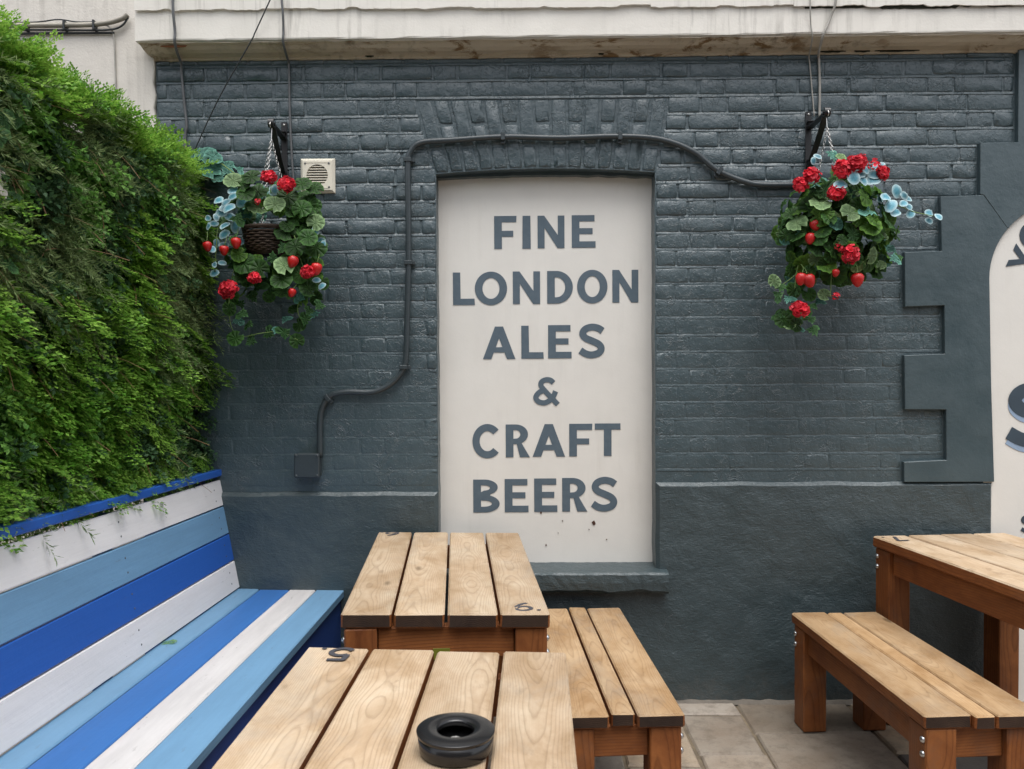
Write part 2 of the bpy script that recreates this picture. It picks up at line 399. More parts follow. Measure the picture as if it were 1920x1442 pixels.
def catmull(P, n=8):
    P = [Vector(p) for p in P]; Q = [P[0] * 2 - P[1]] + P + [P[-1] * 2 - P[-2]]; out = []
    for i in range(1, len(Q) - 2):
        a, b_, c, d = Q[i - 1:i + 3]
        for k in range(n):
            t = k / n
            out.append(.5 * ((2 * b_) + (c - a) * t + (2 * a - 5 * b_ + 4 * c - d) * t * t + (3 * b_ - a - 3 * c + d) * t ** 3))
    out.append(P[-1]); return out
def tubed(P, r, seg=8, taper=None):
    P = [Vector(p) for p in P]; V = []; F = []
    t0 = (P[1] - P[0]).normalized(); up = Vector((0, 0, 1)) if abs(t0.z) < .9 else Vector((1, 0, 0))
    nrm = t0.cross(up).normalized()
    for i, p in enumerate(P):
        t = ((P[min(i + 1, len(P) - 1)] - P[max(i - 1, 0)])).normalized()
        nrm = (nrm - t * nrm.dot(t)).normalized(); bn = t.cross(nrm)
        rr = r if taper is None else r * (1 + (taper - 1) * i / (len(P) - 1))
        for k in range(seg):
            a = 2 * math.pi * k / seg; V.append(p + rr * (nrm * math.cos(a) + bn * math.sin(a)))
    for i in range(len(P) - 1):
        for k in range(seg):
            a, b_ = i * seg + k, i * seg + (k + 1) % seg
            F.append([a, b_, b_ + seg, a + seg])
    F.append(list(range(seg))[::-1]); F.append([(len(P) - 1) * seg + k for k in range(seg)])
    return V, F
def tube(name, P, r, mat, parent=None, seg=8, n=8, smoothpath=True, loc=(0, 0, 0), taper=None):
    V, F = tubed(catmull(P, n) if smoothpath else P, r, seg, taper)
    return link(name, meshd(name, V, F, True), mat, parent, loc)
def merge(parts):
    V = []; F = []
    for v, f in parts:
        o = len(V); V += [tuple(x) for x in v]; F += [[i + o for i in q] for q in f]
    return V, F
def lathe(prof, seg=32, close=True):
    V = []; F = []
    for r_, z in prof:
        for k in range(seg):
            a = 2 * math.pi * k / seg; V.append((r_ * math.cos(a), r_ * math.sin(a), z))
    for i in range(len(prof) - 1):
        for k in range(seg):
            a, b_ = i * seg + k, i * seg + (k + 1) % seg
            F.append([a, b_, b_ + seg, a + seg])
    if close:
        F.append([k for k in range(seg)][::-1]); F.append([(len(prof) - 1) * seg + k for k in range(seg)])
    return V, F
def extrude_poly(pts, y0, y1, bev=0):
    """polygon in xz (counter-clockwise seen from the front, i.e. from -y) extruded from y0 (front) to y1"""
    n = len(pts)
    a = sum(pts[i][0] * pts[(i + 1) % n][1] - pts[(i + 1) % n][0] * pts[i][1] for i in range(n))
    if a < 0: pts = pts[::-1]
    rings = []
    if bev:
        ins = []
        for i in range(n):
            p0, p1, p2 = Vector(pts[i - 1]), Vector(pts[i]), Vector(pts[(i + 1) % n])
            d1, d2 = (p1 - p0).normalized(), (p2 - p1).normalized()
            n1, n2 = Vector((-d1.y, d1.x)), Vector((-d2.y, d2.x)); m_ = (n1 + n2)
            m_ = m_ / max(.3, (1 + n1.dot(n2))); ins.append(p1 + m_ * bev)
        rings = [([(p.x, y0, p.y) for p in ins]), [(p[0], y0 + bev, p[1]) for p in pts], [(p[0], y1, p[1]) for p in pts]]
    else: rings = [[(p[0], y0, p[1]) for p in pts], [(p[0], y1, p[1]) for p in pts]]
    V = [v for r_ in rings for v in r_]; F = [list(range(n))]
    for k in range(len(rings) - 1):
        for i in range(n):
            j = (i + 1) % n; F.append([k * n + i, (k + 1) * n + i, (k + 1) * n + j, k * n + j])
    F.append([(len(rings) - 1) * n + i for i in range(n)][::-1])
    return V, F

# ================================================================== ground
gr = link('ground', meshd('ground', [(-40, -40, -.06), (40, -40, -.06), (40, 40, -.06), (-40, 40, -.06)], [[0, 1, 2, 3]]), M['asphalt'])
tag(gr, kind='structure')
V, F, _ = cbox(7.0, 6.0, .045, c=.002)
pav = link('pavement', meshd('pavement', V, F), M['mortar'], None, (.4, -2.98, -.0325)); tag(pav, kind='structure')
xs_c = [-3.0, -2.4, -1.85, -1.3, -.82, -.36, .10, .38, .665, .930, 1.42, 1.87, 2.35, 2.9, 3.5, 3.85]
ysp = {8: [0, -.145, -.495, -.93, -1.45, -1.9, -2.5, -3.2, -3.9, -4.6, -5.3, -5.9], 9: [0, -.317, -.86, -1.3, -1.9, -2.6, -3.2, -3.9, -4.6, -5.3, -5.9]}
fr = random.Random(3)
for i in range(len(xs_c) - 1):
    ys = ysp.get(i)
    if ys is None:
        ys = [0]
        while ys[-1] > -5.4: ys.append(ys[-1] - fr.uniform(.36, .72))
        ys[-1] = -5.9
    for j in range(len(ys) - 1):
        x0, x1, y1, y0 = xs_c[i] + .006, xs_c[i + 1] - .006, ys[j] - .006, ys[j + 1] + .006
        jj = lambda: fr.uniform(-.004, .004)
        # outline of a split-edged slab: eight points, slightly irregular
        P = [(x0 + jj(), y0 + jj()), ((x0 + x1) / 2, y0 + jj()), (x1 + jj(), y0 + jj()), (x1 + jj(), (y0 + y1) / 2), (x1 + jj(), y1 + jj()),
             ((x0 + x1) / 2, y1 + jj()), (x0 + jj(), y1 + jj()), (x0 + jj(), (y0 + y1) / 2)]
        cx_, cy_ = (x0 + x1) / 2, (y0 + y1) / 2
        top = fr.uniform(-.002, .0025); n = len(P); Vs = []
        for (px, py) in P: Vs.append((px - cx_, py - cy_, -.028))
        for (px, py) in P: Vs.append((px - cx_, py - cy_, -.007 + top))
        for (px, py) in P:
            k = .007; dx, dy = px - cx_, py - cy_
            Vs.append((dx - math.copysign(min(k, abs(dx)), dx), dy - math.copysign(min(k, abs(dy)), dy), top + fr.uniform(-.0008, .0008)))
        Fs = [[a, (a + 1) % n, (a + 1) % n + n, a + n] for a in range(n)] + [[a + n, (a + 1) % n + n, (a + 1) % n + 2 * n, a + 2 * n] for a in range(n)] + [[2 * n + a for a in range(n)]]
        dark_slab = (i == 10 and j == 1)  # one slab darker than the rest
        f_ = link('flagstone', meshd('flagstone', Vs, Fs), M['flag_dark' if dark_slab else 'flag'], pav, (cx_ - .4, cy_ + 2.98, .0325 - .001))

# ================================================================== the pub wall
wall = empty('pub_wall', (0, 0, 0))
tag(wall, 'slate blue painted brick wall with cream cornice and rendered plinth', 'wall')
OL, OR_, OT = -.374, .586, 2.335           # sign recess: left, right, springing
WT = 2.845
# mortar body round the recess (one mesh, pieces abut)
arc = [(OL + (OR_ - OL) * k / 16, OT + .021 * (1 - ((k - 8) / 8) ** 2)) for k in range(17)]
def wavy(x, z0, z1, n, seed, a=.0016):
    r_ = random.Random(seed); return [(x + r_.uniform(-a, a), z0 + (z1 - z0) * k / n) for k in range(n + 1)]
left_edge = wavy(OL, .58, OT, 34, 1); right_edge = wavy(OR_, .58, OT, 34, 2)
outl = [(-1.607, .0), (OL, 0)] + left_edge + arc[1:-1] + right_edge[::-1] + [(OR_, 0), (2.9, 0), (2.9, WT), (-1.607, WT)]
V, F = extrude_poly(outl, 0, .22)
wb = link('mortar_face', meshd('mortar_face', V, F), M['brick'], wall)
V, F, _ = cbox(OR_ - OL - .002, .20, .5, c=.002)
link('wall_core', meshd('wall_core', V, F), M['stucco'], wall, ((OL + OR_) / 2, .112, .25))

zj = [2.845, 2.814, 2.742, 2.667, 2.588, 2.515, 2.437, 2.364, 2.291, 2.215, 2.14, 2.068, 1.996, 1.919, 1.846, 1.772, 1.697, 1.62, 1.547, 1.472, 1.399, 1.324, 1.251, 1.173, 1.098, 1.027, .955]
qsteps = [(2.445, 9, 2.150), (2.218, 2.445, 1.991), (1.977, 2.218, 1.823), (1.741, 1.977, 1.667), (1.529, 1.741, 1.841), (1.29, 1.529, 1.669), (1.064, 1.29, 1.85), (0, 1.064, 1.668)]
def qx(z0, z1):
    zc = (z0 + z1) / 2
    return [x for a, b_, x in qsteps if a <= zc < b_][0]
def ring_brick(quad, depth, seed, n_w=5, n_h=2, jag=1.0):
    """painted brick: perimeter follows the quad (four xz corners, ccw from the lower left), worn edges, uneven face"""
    r_ = random.Random(seed)
    bl, br, tr, tl = [Vector(q) for q in quad]
    w_, h_ = (br - bl).length, (tl - bl).length
    def at(u, v): return (bl * (1 - u) + br * u) * (1 - v) + (tl * (1 - u) + tr * u) * v
    per = [(k / n_w, 0) for k in range(n_w)] + [(1, k / n_h) for k in range(n_h)] + [(1 - k / n_w, 1) for k in range(n_w)] + [(0, 1 - k / n_h) for k in range(n_h)]
    V = []; n = len(per)
    chip = [r_.random() < .10 * jag for _ in per]
    rings = ((-.001, 0, .0016), (.0018, .55, .0022), (.0058, 1.0, .0020))
    for ins, d, j in rings:
        for q, (u, v) in enumerate(per):
            iu, iv = ins / w_, ins / h_
            if ins and u in (0, 1) and v in (0, 1): iu *= 1.35; iv *= 1.35
            ci = 1 + (2.2 * r_.random() if chip[q] and ins else 0)
            p = at(min(max(u, iu * ci), 1 - iu * ci), min(max(v, iv * ci), 1 - iv * ci))
            dd = depth * d * (1 + r_.uniform(-.28, .28) * jag * (d > 0)) * (.6 if (chip[q] and d > .9) else 1)
            V.append((p.x + r_.uniform(-j, j) * jag, -dd + (.004 if d == 0 else 0), p.y + r_.uniform(-j, j) * jag))
    mids = []
    for u in (.25, .5, .75):
        p = at(u, .5 + r_.uniform(-.1, .1)); mids.append(len(V)); V.append((p.x, -depth * (1 + r_.uniform(-.22, .30) * jag), p.y))
    F = []
    for k in range(2):
        for i in range(n):
            j = (i + 1) % n; F.append([k * n + i, k * n + j, (k + 1) * n + j, (k + 1) * n + i])
    o = 2 * n
    def near(u): return mids[0] if u < .375 else mids[1] if u < .625 else mids[2]
    for i in range(n):
        j = (i + 1) % n; a, b_ = near(per[i][0]), near(per[j][0])
        F.append([o + i, o + j, a])
        if a != b_: F.append([a, o + j, b_])
    return V, F
protoS = [meshd('brick', *ring_brick([(-.1075, -.0325), (.1075, -.0325), (.1075, .0325), (-.1075, .0325)], .0062, 50 + k), smooth=True) for k in range(14)]
protoH = [meshd('brick', *ring_brick([(-.051, -.0325), (.051, -.0325), (.051, .0325), (-.051, .0325)], .0062, 90 + k, n_w=3), smooth=True) for k in range(14)]
for me in protoS + protoH: me.materials.append(M['brick'])
br = random.Random(21); bricks = []
J = .0105
for ci in range(len(zj) - 1):
    z1, z0 = zj[ci], zj[ci + 1]
    segs = []
    if z0 > 2.64: segs = [(-1.606, qx(z0, z1) - .004)]
    else:
        zc = (z0 + z1) / 2
        if zc > 2.34:
            t = (zc - 2.34) / (2.655 - 2.34); segs = [(-1.606, -.384 - .081 * t), (.594 + .055 * t, qx(z0, z1) - .004)]
        else: segs = [(-1.606, OL - .002), (OR_ + .002, qx(z0, z1) - .004)]
    for si, (a, b_) in enumerate(segs):
        if ci == len(zj) - 2 and si == 1: continue
        x = a - (.0 if (ci % 2) else .16) - br.uniform(0, .02) - (.07 if si else 0); kindS = True
        row = []
        while x < b_:
            w_ = (.225 if kindS else .113) + br.uniform(-.012, .012)
            row.append([x, x + w_, kindS]); x += w_; kindS = not kindS
        row = [[max(p, a), min(q, b_), k] for p, q, k in row if min(q, b_) - max(p, a) > .004]
        if len(row) > 1 and row[0][1] - row[0][0] < .045: row[1][0] = row[0][0]; row.pop(0)
        if len(row) > 1 and row[-1][1] - row[-1][0] < .045: row[-2][1] = row[-1][1]; row.pop()
        for p, q, k in row: bricks.append((p + J * .38 + br.uniform(-.0025, .0025), q - J * .38 + br.uniform(-.0025, .0025), z0 + J / 2, z1 - J / 2))
def relief(x, z):
    """how deep the joints still read under the paint"""
    k = 1.0
    if x < -.40: k = min(1, max(.08, (z - 1.40) / .80 + .08))
    elif x > .5: k = min(1, max(.24, (z - 1.75) / .75 + .24))
    return k
vis = sorted(bricks, key=lambda q: -(q[1] - q[0]) * (q[3] - q[2]) * (0 if q[1] < -1.36 and q[3] < 2.36 else 1))
rest = []
for i, (x0, x1, z0, z1) in enumerate(vis):
    w_, h_ = x1 - x0, z1 - z0; xc, zc = (x0 + x1) / 2, (z0 + z1) / 2
    if w_ < .012 or h_ < .012: continue
    rl = relief(xc, zc) * br.uniform(.4, 1.0)
    S_ = w_ > .155; me = br.choice(protoS if S_ else protoH); bw = .215 if S_ else .102
    flip = -1 if br.random() < .5 else 1
    mw = Matrix.Translation((xc, -.0005, zc)) @ Matrix.Rotation(br.uniform(-.011, .011), 4, 'Y') @ Matrix.Diagonal((w_ / bw, max(.12, rl), h_ / .065 * 1.0, 1))
    if br.random() < .5: mw = mw @ Matrix.Rotation(math.pi, 4, 'Y')
    if i < 272:
        o = bpy.data.objects.new('brick', me); COL.objects.link(o); o.matrix_world = mw; o.parent = wall
    else:
        rest.append(([mw @ v.co for v in me.vertices], [list(p.vertices) for p in me.polygons]))
if rest:
    o = link('small_bricks', meshd('small_bricks', *merge(rest), smooth=True), M['brick'], wall); o['kind'] = 'stuff'
# weather-struck bed joints: flush on the brick below, cut back under the brick above
parts = []; jr = random.Random(77)
for ci in range(1, len(zj) - 1):
    z = zj[ci]; zc = z + .002
    if z > 2.66: sg_ = [(-1.604, qx(z - .01, z + .01) - .006)]
    elif zc > 2.34:
        t = (zc - 2.34) / .315; sg_ = [(-1.604, -.388 - .081 * t), (.598 + .055 * t, qx(z - .01, z + .01) - .006)]
    else: sg_ = [(-1.604, OL - .006), (OR_ + .006, qx(z - .01, z + .01) - .006)]
    for a, b_ in sg_:
        n = max(4, int((b_ - a) / .028)); V = []; F = []
        for i in range(n + 1):
            x = a + (b_ - a) * i / n; rl = relief(x, z)
            wob = .0026 * mnoise.noise(Vector((x * 7, z * 31, 1.5))) + .0012 * mnoise.noise(Vector((x * 29, z * 31, 6.5))) + jr.uniform(-.0006, .0006)
            brk = .55 + .9 * mnoise.noise(Vector((x * 4.5, z * 17, 8.0))) if rl < .9 else 1
            f_ = .0042 * max(.06, (.10 + .90 * rl) * min(1, max(.1, brk))) * (1 + .35 * mnoise.noise(Vector((x * 13, z * 40, 4.2))))
            V += [(x, .003, z - .0085 + wob), (x, -f_, z - .0072 + wob), (x, -f_ * 1.02, z - .0050 + wob + jr.uniform(-.0006, .0006)), (x, -.0004 - .0008 * rl, z + .0062 + wob * .6), (x, .0008, z + .0085 + wob * .5)]
        for i in range(n):
            for k in range(4): q = i * 5 + k; F.append([q, q + 5, q + 6, q + 1])
        parts.append((V, F))
o = link('bed_joints', meshd('bed_joints', *merge(parts), smooth=True), M['brick'], wall); o['kind'] = 'stuff'
# flat arch of tapered bricks over the recess
NV = 15; n_v = 0
for i in range(NV):
    def edge(k, t):
        f_ = k / NV
        xb = OL - .004 + (OR_ - OL + .008) * f_; zb = OT + .004 + .021 * (1 - (2 * f_ - 1) ** 2)
        xt = -.463 + (.646 + .463) * f_; zt = 2.656
        return Vector((xb + (xt - xb) * t, zb + (zt - zb) * t))
    cuts = [0, .655, 1] if i % 2 else [0, .335, 1]
    for c0, c1 in zip(cuts[:-1], cuts[1:]):
        c0_, c1_ = c0 + (.018 if c0 else .004), c1 - (.018 if c1 < 1 else .0)
        q = [edge(i, c0_), edge(i + 1, c0_), edge(i + 1, c1_), edge(i, c1_)]
        cen = sum(q, Vector((0, 0))) / 4
        q = [cen + (p - cen) * Vector((1, 1)).x for p in q]
        q = [Vector((p.x + (.005 if k in (0, 3) else -.005), p.y)) for k, p in enumerate(q)]
        V, F = ring_brick([(p.x - cen.x, p.y - cen.y) for p in q], .0040 * br.uniform(.6, 1.2), 300 + n_v, n_w=3, n_h=4 if c1 - c0 > .5 else 3)
        n_v += 1
        link('arch_brick', meshd('arch_brick', V, F, True), M['brick'], wall, (cen.x, -.0005, cen.y))
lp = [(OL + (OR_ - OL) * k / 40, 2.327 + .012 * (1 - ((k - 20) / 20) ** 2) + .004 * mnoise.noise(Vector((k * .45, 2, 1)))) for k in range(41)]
V, F = extrude_poly(lp + [(OR_, 2.42), (OL, 2.42)], .052, .0895)  # added dark bar standing for the dirt and shadow band below the soffit
link('soffit_shade_bar', meshd('soffit_shade_bar', V, F), M['smooth'], wall)
# plinth: rendered lower wall, 18 mm proud, weathered sloping top
def plinth(name, x0, x1, ztop, seed, mat='stucco', d=.02):
    r_ = random.Random(seed); n = max(3, int((x1 - x0) / .07)); V = []; F = []
    prof = [(.0, .020), (-d * .55, .012), (-d, -.004), (-d - .002, -.012)]
    for i in range(n + 1):
        x = x0 + (x1 - x0) * i / n
        for (y, z) in prof: V.append((x, y + r_.uniform(-.0018, .0018), ztop + z + r_.uniform(-.0035, .0035)))
        V.append((x, -d + r_.uniform(-.001, .001), ztop * .5)); V.append((x, -d, -.01)); V.append((x, .06, -.01)); V.append((x, .06, ztop))
    m_ = 8
    for i in range(n):
        for k in range(m_):
            a, b_ = i * m_ + k, i * m_ + (k + 1) % m_
            F.append([a, b_, b_ + m_, a + m_])
    F.append(list(range(m_))); F.append([n * m_ + k for k in range(m_)][::-1])
    me = meshd(name, V, F)
    for p in me.polygons: p.use_smooth = True
    return link(name, me, M[mat], wall)
pr = random.Random(6)
def ledge(xa, xb, z): 
    n = int(abs(xb - xa) / .06); return [(xa + (xb - xa) * k / n, z + .004 * mnoise.noise(Vector((xa + (xb - xa) * k / n * 5, z, 3))) + pr.uniform(-.0012, .0012)) for k in range(n + 1)]
pts = [(-1.62, -.02), (2.060, -.02)] + ledge(2.060, OR_ + .001, .972) + ledge(OR_ + .001, OL - .001, .505) + ledge(OL - .001, -1.62, .934)
V, F = extrude_poly(pts, -.021, .03, bev=.015)
link('plinth', meshd('plinth', V, F), M['stucco'], wall)
fl = random.Random(31); V = []; F = []; nf = 150
for i in range(nf + 1):
    x = -.8 + 2.85 * i / nf; h_ = .012 + .006 * mnoise.noise(Vector((x * 17, 0, 3))) + fl.uniform(-.002, .002); d_ = .020 + .010 * mnoise.noise(Vector((x * 13, 4, 3)))
    V += [(x, -.018, h_), (x, -.024, h_ * .8), (x, -.022 - d_, -.004)]
for i in range(nf): a = i * 3; F += [[a, a + 1, a + 4, a + 3], [a + 1, a + 2, a + 5, a + 4]]
link('mortar_fillet', meshd('mortar_fillet', V, F), M['mortar'], wall)
tube('crack', [(.585, -.0213, .235), (.60, -.0215, .275), (.597, -.0213, .31), (.625, -.0215, .345), (.63, -.0213, .372), (.66, -.0215, .39)], .0006, M['cable_grey'], wall, seg=4, n=3)
# rendered surround of the arched sign, with quoin steps
qp1 = [(2.152, 2.842), (2.152, 2.446), (1.990, 2.445), (1.991, 2.222), (2.006, 2.220)] + [(2.364 + .331 * math.cos(R(a)), 1.86 + .331 * math.sin(R(a))) for a in range(140, -1, -7)] + [(2.90, 1.86), (2.90, 2.842)]
qp2 = [(2.0045, 2.2195), (1.820, 2.214), (1.826, 1.979), (1.666, 1.974), (1.669, 1.738), (1.839, 1.743), (1.842, 1.532), (1.667, 1.526), (1.671, 1.290), (1.849, 1.289), (1.852, 1.068), (1.668, 1.060), (1.669, .972), (2.060, .972),
       (2.044, 1.40)] + [(2.364 + .331 * math.cos(R(a)), 1.86 + .331 * math.sin(R(a))) for a in range(180, 139, -5)]
for qp in (qp1, qp2):
    V, F = extrude_poly(qp, -.0245, .01, bev=.0018)
    link('quoin_block', meshd('quoin_block', V, F), M['smooth'], wall)
# window sill, hacked lower edge
r_ = random.Random(4); V = []; F = []; ns = 44; x0, x1 = -.42, .632
for i in range(ns + 1):
    x = x0 + (x1 - x0) * i / ns
    rag = .010 * mnoise.noise(Vector((x * 9, 1, 2))) + .006 * mnoise.noise(Vector((x * 31, 5, 2)))
    for (y, z) in ((.10, .596), (-.028, .590), (-.068, .587), (-.079, .580), (-.080, .545), (-.077, .512 + rag), (-.060, .498 + rag * .6), (.0, .494)):
        V.append((x, y + r_.uniform(-.0015, .0015), z + r_.uniform(-.0012, .0012)))
for i in range(ns):
    for k in range(8):
        a, b_ = i * 8 + k, i * 8 + (k + 1) % 8; F.append([a, b_, b_ + 8, a + 8])
F += [list(range(8)), [ns * 8 + k for k in range(8)][::-1]]
link('window_sill', meshd('window_sill', V, F, False), M['stucco'], wall)
# cornice with mitred left return: cove below, flat fascia above
prof_cove = [(0.0, 2.836), (-.012, 2.838), (-.016, 2.848), (-.030, 2.851), (-.050, 2.853), (-.068, 2.862), (-.080, 2.872), (-.088, 2.877), (-.092, 2.882)]
prof_fas = [(-.092, 2.8825), (-.112, 2.884), (-.114, 2.890), (-.112, 2.99), (-.110, 3.022), (-.02, 3.03)]
def runmould(name, prof, mat, seed, ns=70):
    r_ = random.Random(seed); V = []; F = []; m_ = len(prof)
    for i in range(ns + 1):
        for k, (y, z) in enumerate(prof):
            xl = -1.604 + y * .36
            x = xl + (2.9 - xl) * i / ns
            V.append((x, y + r_.uniform(-.0013, .0013), z + r_.uniform(-.0013, .0013)))
    for i in range(ns):
        for k in range(m_ - 1): a = i * m_ + k; F.append([a, a + 1, a + 1 + m_, a + m_])
    # return to the wall on the left
    b0 = len(V)
    for k, (y, z) in enumerate(prof): V.append((-1.604 + y * .36, .02, z))
    for k in range(m_ - 1): F.append([k, b0 + k, b0 + k + 1, k + 1])
    return link(name, meshd(name, V, F, False), mat, wall)
runmould('cornice_cove', prof_cove, M['cove'], 1); cf = runmould('cornice_fascia', prof_fas, M['fascia'], 2)
# flaking layer along the top of the fascia with a ragged lower edge
r_ = random.Random(8)
def flake(x0, x1, zb, zt, y, seed, mat='fascia', amp=.005, name='flashing'):
    r2 = random.Random(seed); P = []; n = int((x1 - x0) / .018); z = zb
    for i in range(n + 1):
        if r2.random() < .22: z = zb + r2.uniform(-amp, amp)
        P.append((x0 + (x1 - x0) * i / n, z + r2.uniform(-.0015, .0015)))
    P += [(x1, zt), (x0, zt)]
    V, F = extrude_poly(P, y, y + .007)
    return link(name, meshd(name, V, F), M[mat], wall)
flake(-1.64, -.62, 3.008, 3.060, -.124, 11); flake(-.62, .55, 3.004, 3.062, -.127, 12); flake(.55, 1.15, 2.999, 3.055, -.124, 13); flake(1.15, 2.9, 2.993, 3.052, -.126, 14)
flake(1.2, 2.9, 2.990, 3.01, -.1165, 15, 'moss', .007, 'moss_line')
# bare brick patch and moss spots where the cove has lost its skin
def blob(name, cx_, cy_, cz_, rx, rz, mat, seed, tilt):
    r2 = random.Random(seed); n = 22; P = []
    for k in range(n):
        a = 2 * math.pi * k / n; q = 1 + r2.uniform(-.3, .25); P.append((rx * q * math.cos(a), rz * q * math.sin(a)))
    V, F = extrude_poly(P, -.002, .002)
    return link(name, meshd(name, V, F), M[mat], wall, (cx_, cy_, cz_), (tilt, 0, 0))
blob('bare_patch', -1.487, -.0840, 2.8720, .055, .009, 'brick_bare', 3, R(-38))
for k, (x, rx) in enumerate(((-.66, .016), (.35, .012), (1.35, .05), (1.62, .09), (1.48, .03))): blob('moss_spot', x, -.0185, 2.846, rx, .006, 'moss', 20 + k, R(-30))
# upper storey over the cornice
boxobj('upper_wall', (4.52, .3, 1.2), (.64, .20, 3.435), M['render'], wall, c=.01)
boxobj('fascia_board', (1.55, .03, .10), (-.05, -.04, 3.085), M['navy_board'], wall, c=.004)

# cream rendered wall on the left
cw_pts = [(-3.4, -.02), (-1.609, -.02)] + [(-1.609 + random.Random(9 + k).uniform(-.007, .004), .1 + k * .055) for k in range(50)] + [(-1.609, 2.87), (-1.64, 2.90), (-1.64, 4.0), (-3.4, 4.0)]
V, F = extrude_poly(cw_pts, -.012, .2, bev=.003)
rw = link('rendered_wall', meshd('rendered_wall', V, F), M['render']); tag(rw, 'plain cream rendered wall behind the green hedge', 'wall')

# unseen wall with openings, added behind the camera to block low sky
yb = empty('sky_blocker', (0, -8.4, 0)); tag(yb, kind='structure')
boxobj('blocker_face', (16, .3, 5.0), (0, 0, 2.5), M['yard'], yb, c=.01)
boxobj('blocker_coping', (16.2, .42, .1), (0, 0, 5.055), M['flag'], yb, c=.01)
for k in range(5):
    wn = boxobj('window', (1.0, .06, 1.5), (-5 + 2.5 * k, .165, 1.9), M['dark'], yb, c=.005)
    boxobj('sill', (1.2, .16, .08), (0, .06, -.80), M['flag'], wn, c=.005)

# ================================================================== painted sign panel + lettering
sg = empty('painted_sign', (.105, .09, .6)); tag(sg, 'tall cream sign panel in the wall recess lettered FINE LONDON ALES & CRAFT BEERS', 'sign')
V, F = extrude_poly([(-.385, .56), (.60, .56), (.60, 2.40), (-.385, 2.40)], .09, .14)
o = link('sign_board', meshd('sign_board', V, F), M['sign'], sg); o.location = (-.105, -.09, -.6)
def arcpts(cx_, cy_, rx, ry, a0, a1, n=20):
    return [(cx_ + rx * math.cos(R(a0 + (a1 - a0) * k / n)), cy_ + ry * math.sin(R(a0 + (a1 - a0) * k / n))) for k in range(n + 1)]
def stroke(P, t):
    P = [Vector(p) for p in P]; L = []; Rr = []
    for i, p in enumerate(P):
        d = (P[min(i + 1, len(P) - 1)] - P[max(i - 1, 0)]).normalized(); n = Vector((-d.y, d.x)) * t / 2
        L.append(tuple(p + n)); Rr.append(tuple(p - n))
    return L + Rr[::-1]
def cm2(P, n=8): return [(q.x, q.y) for q in catmull([(a, b_, 0) for a, b_ in P], n)]
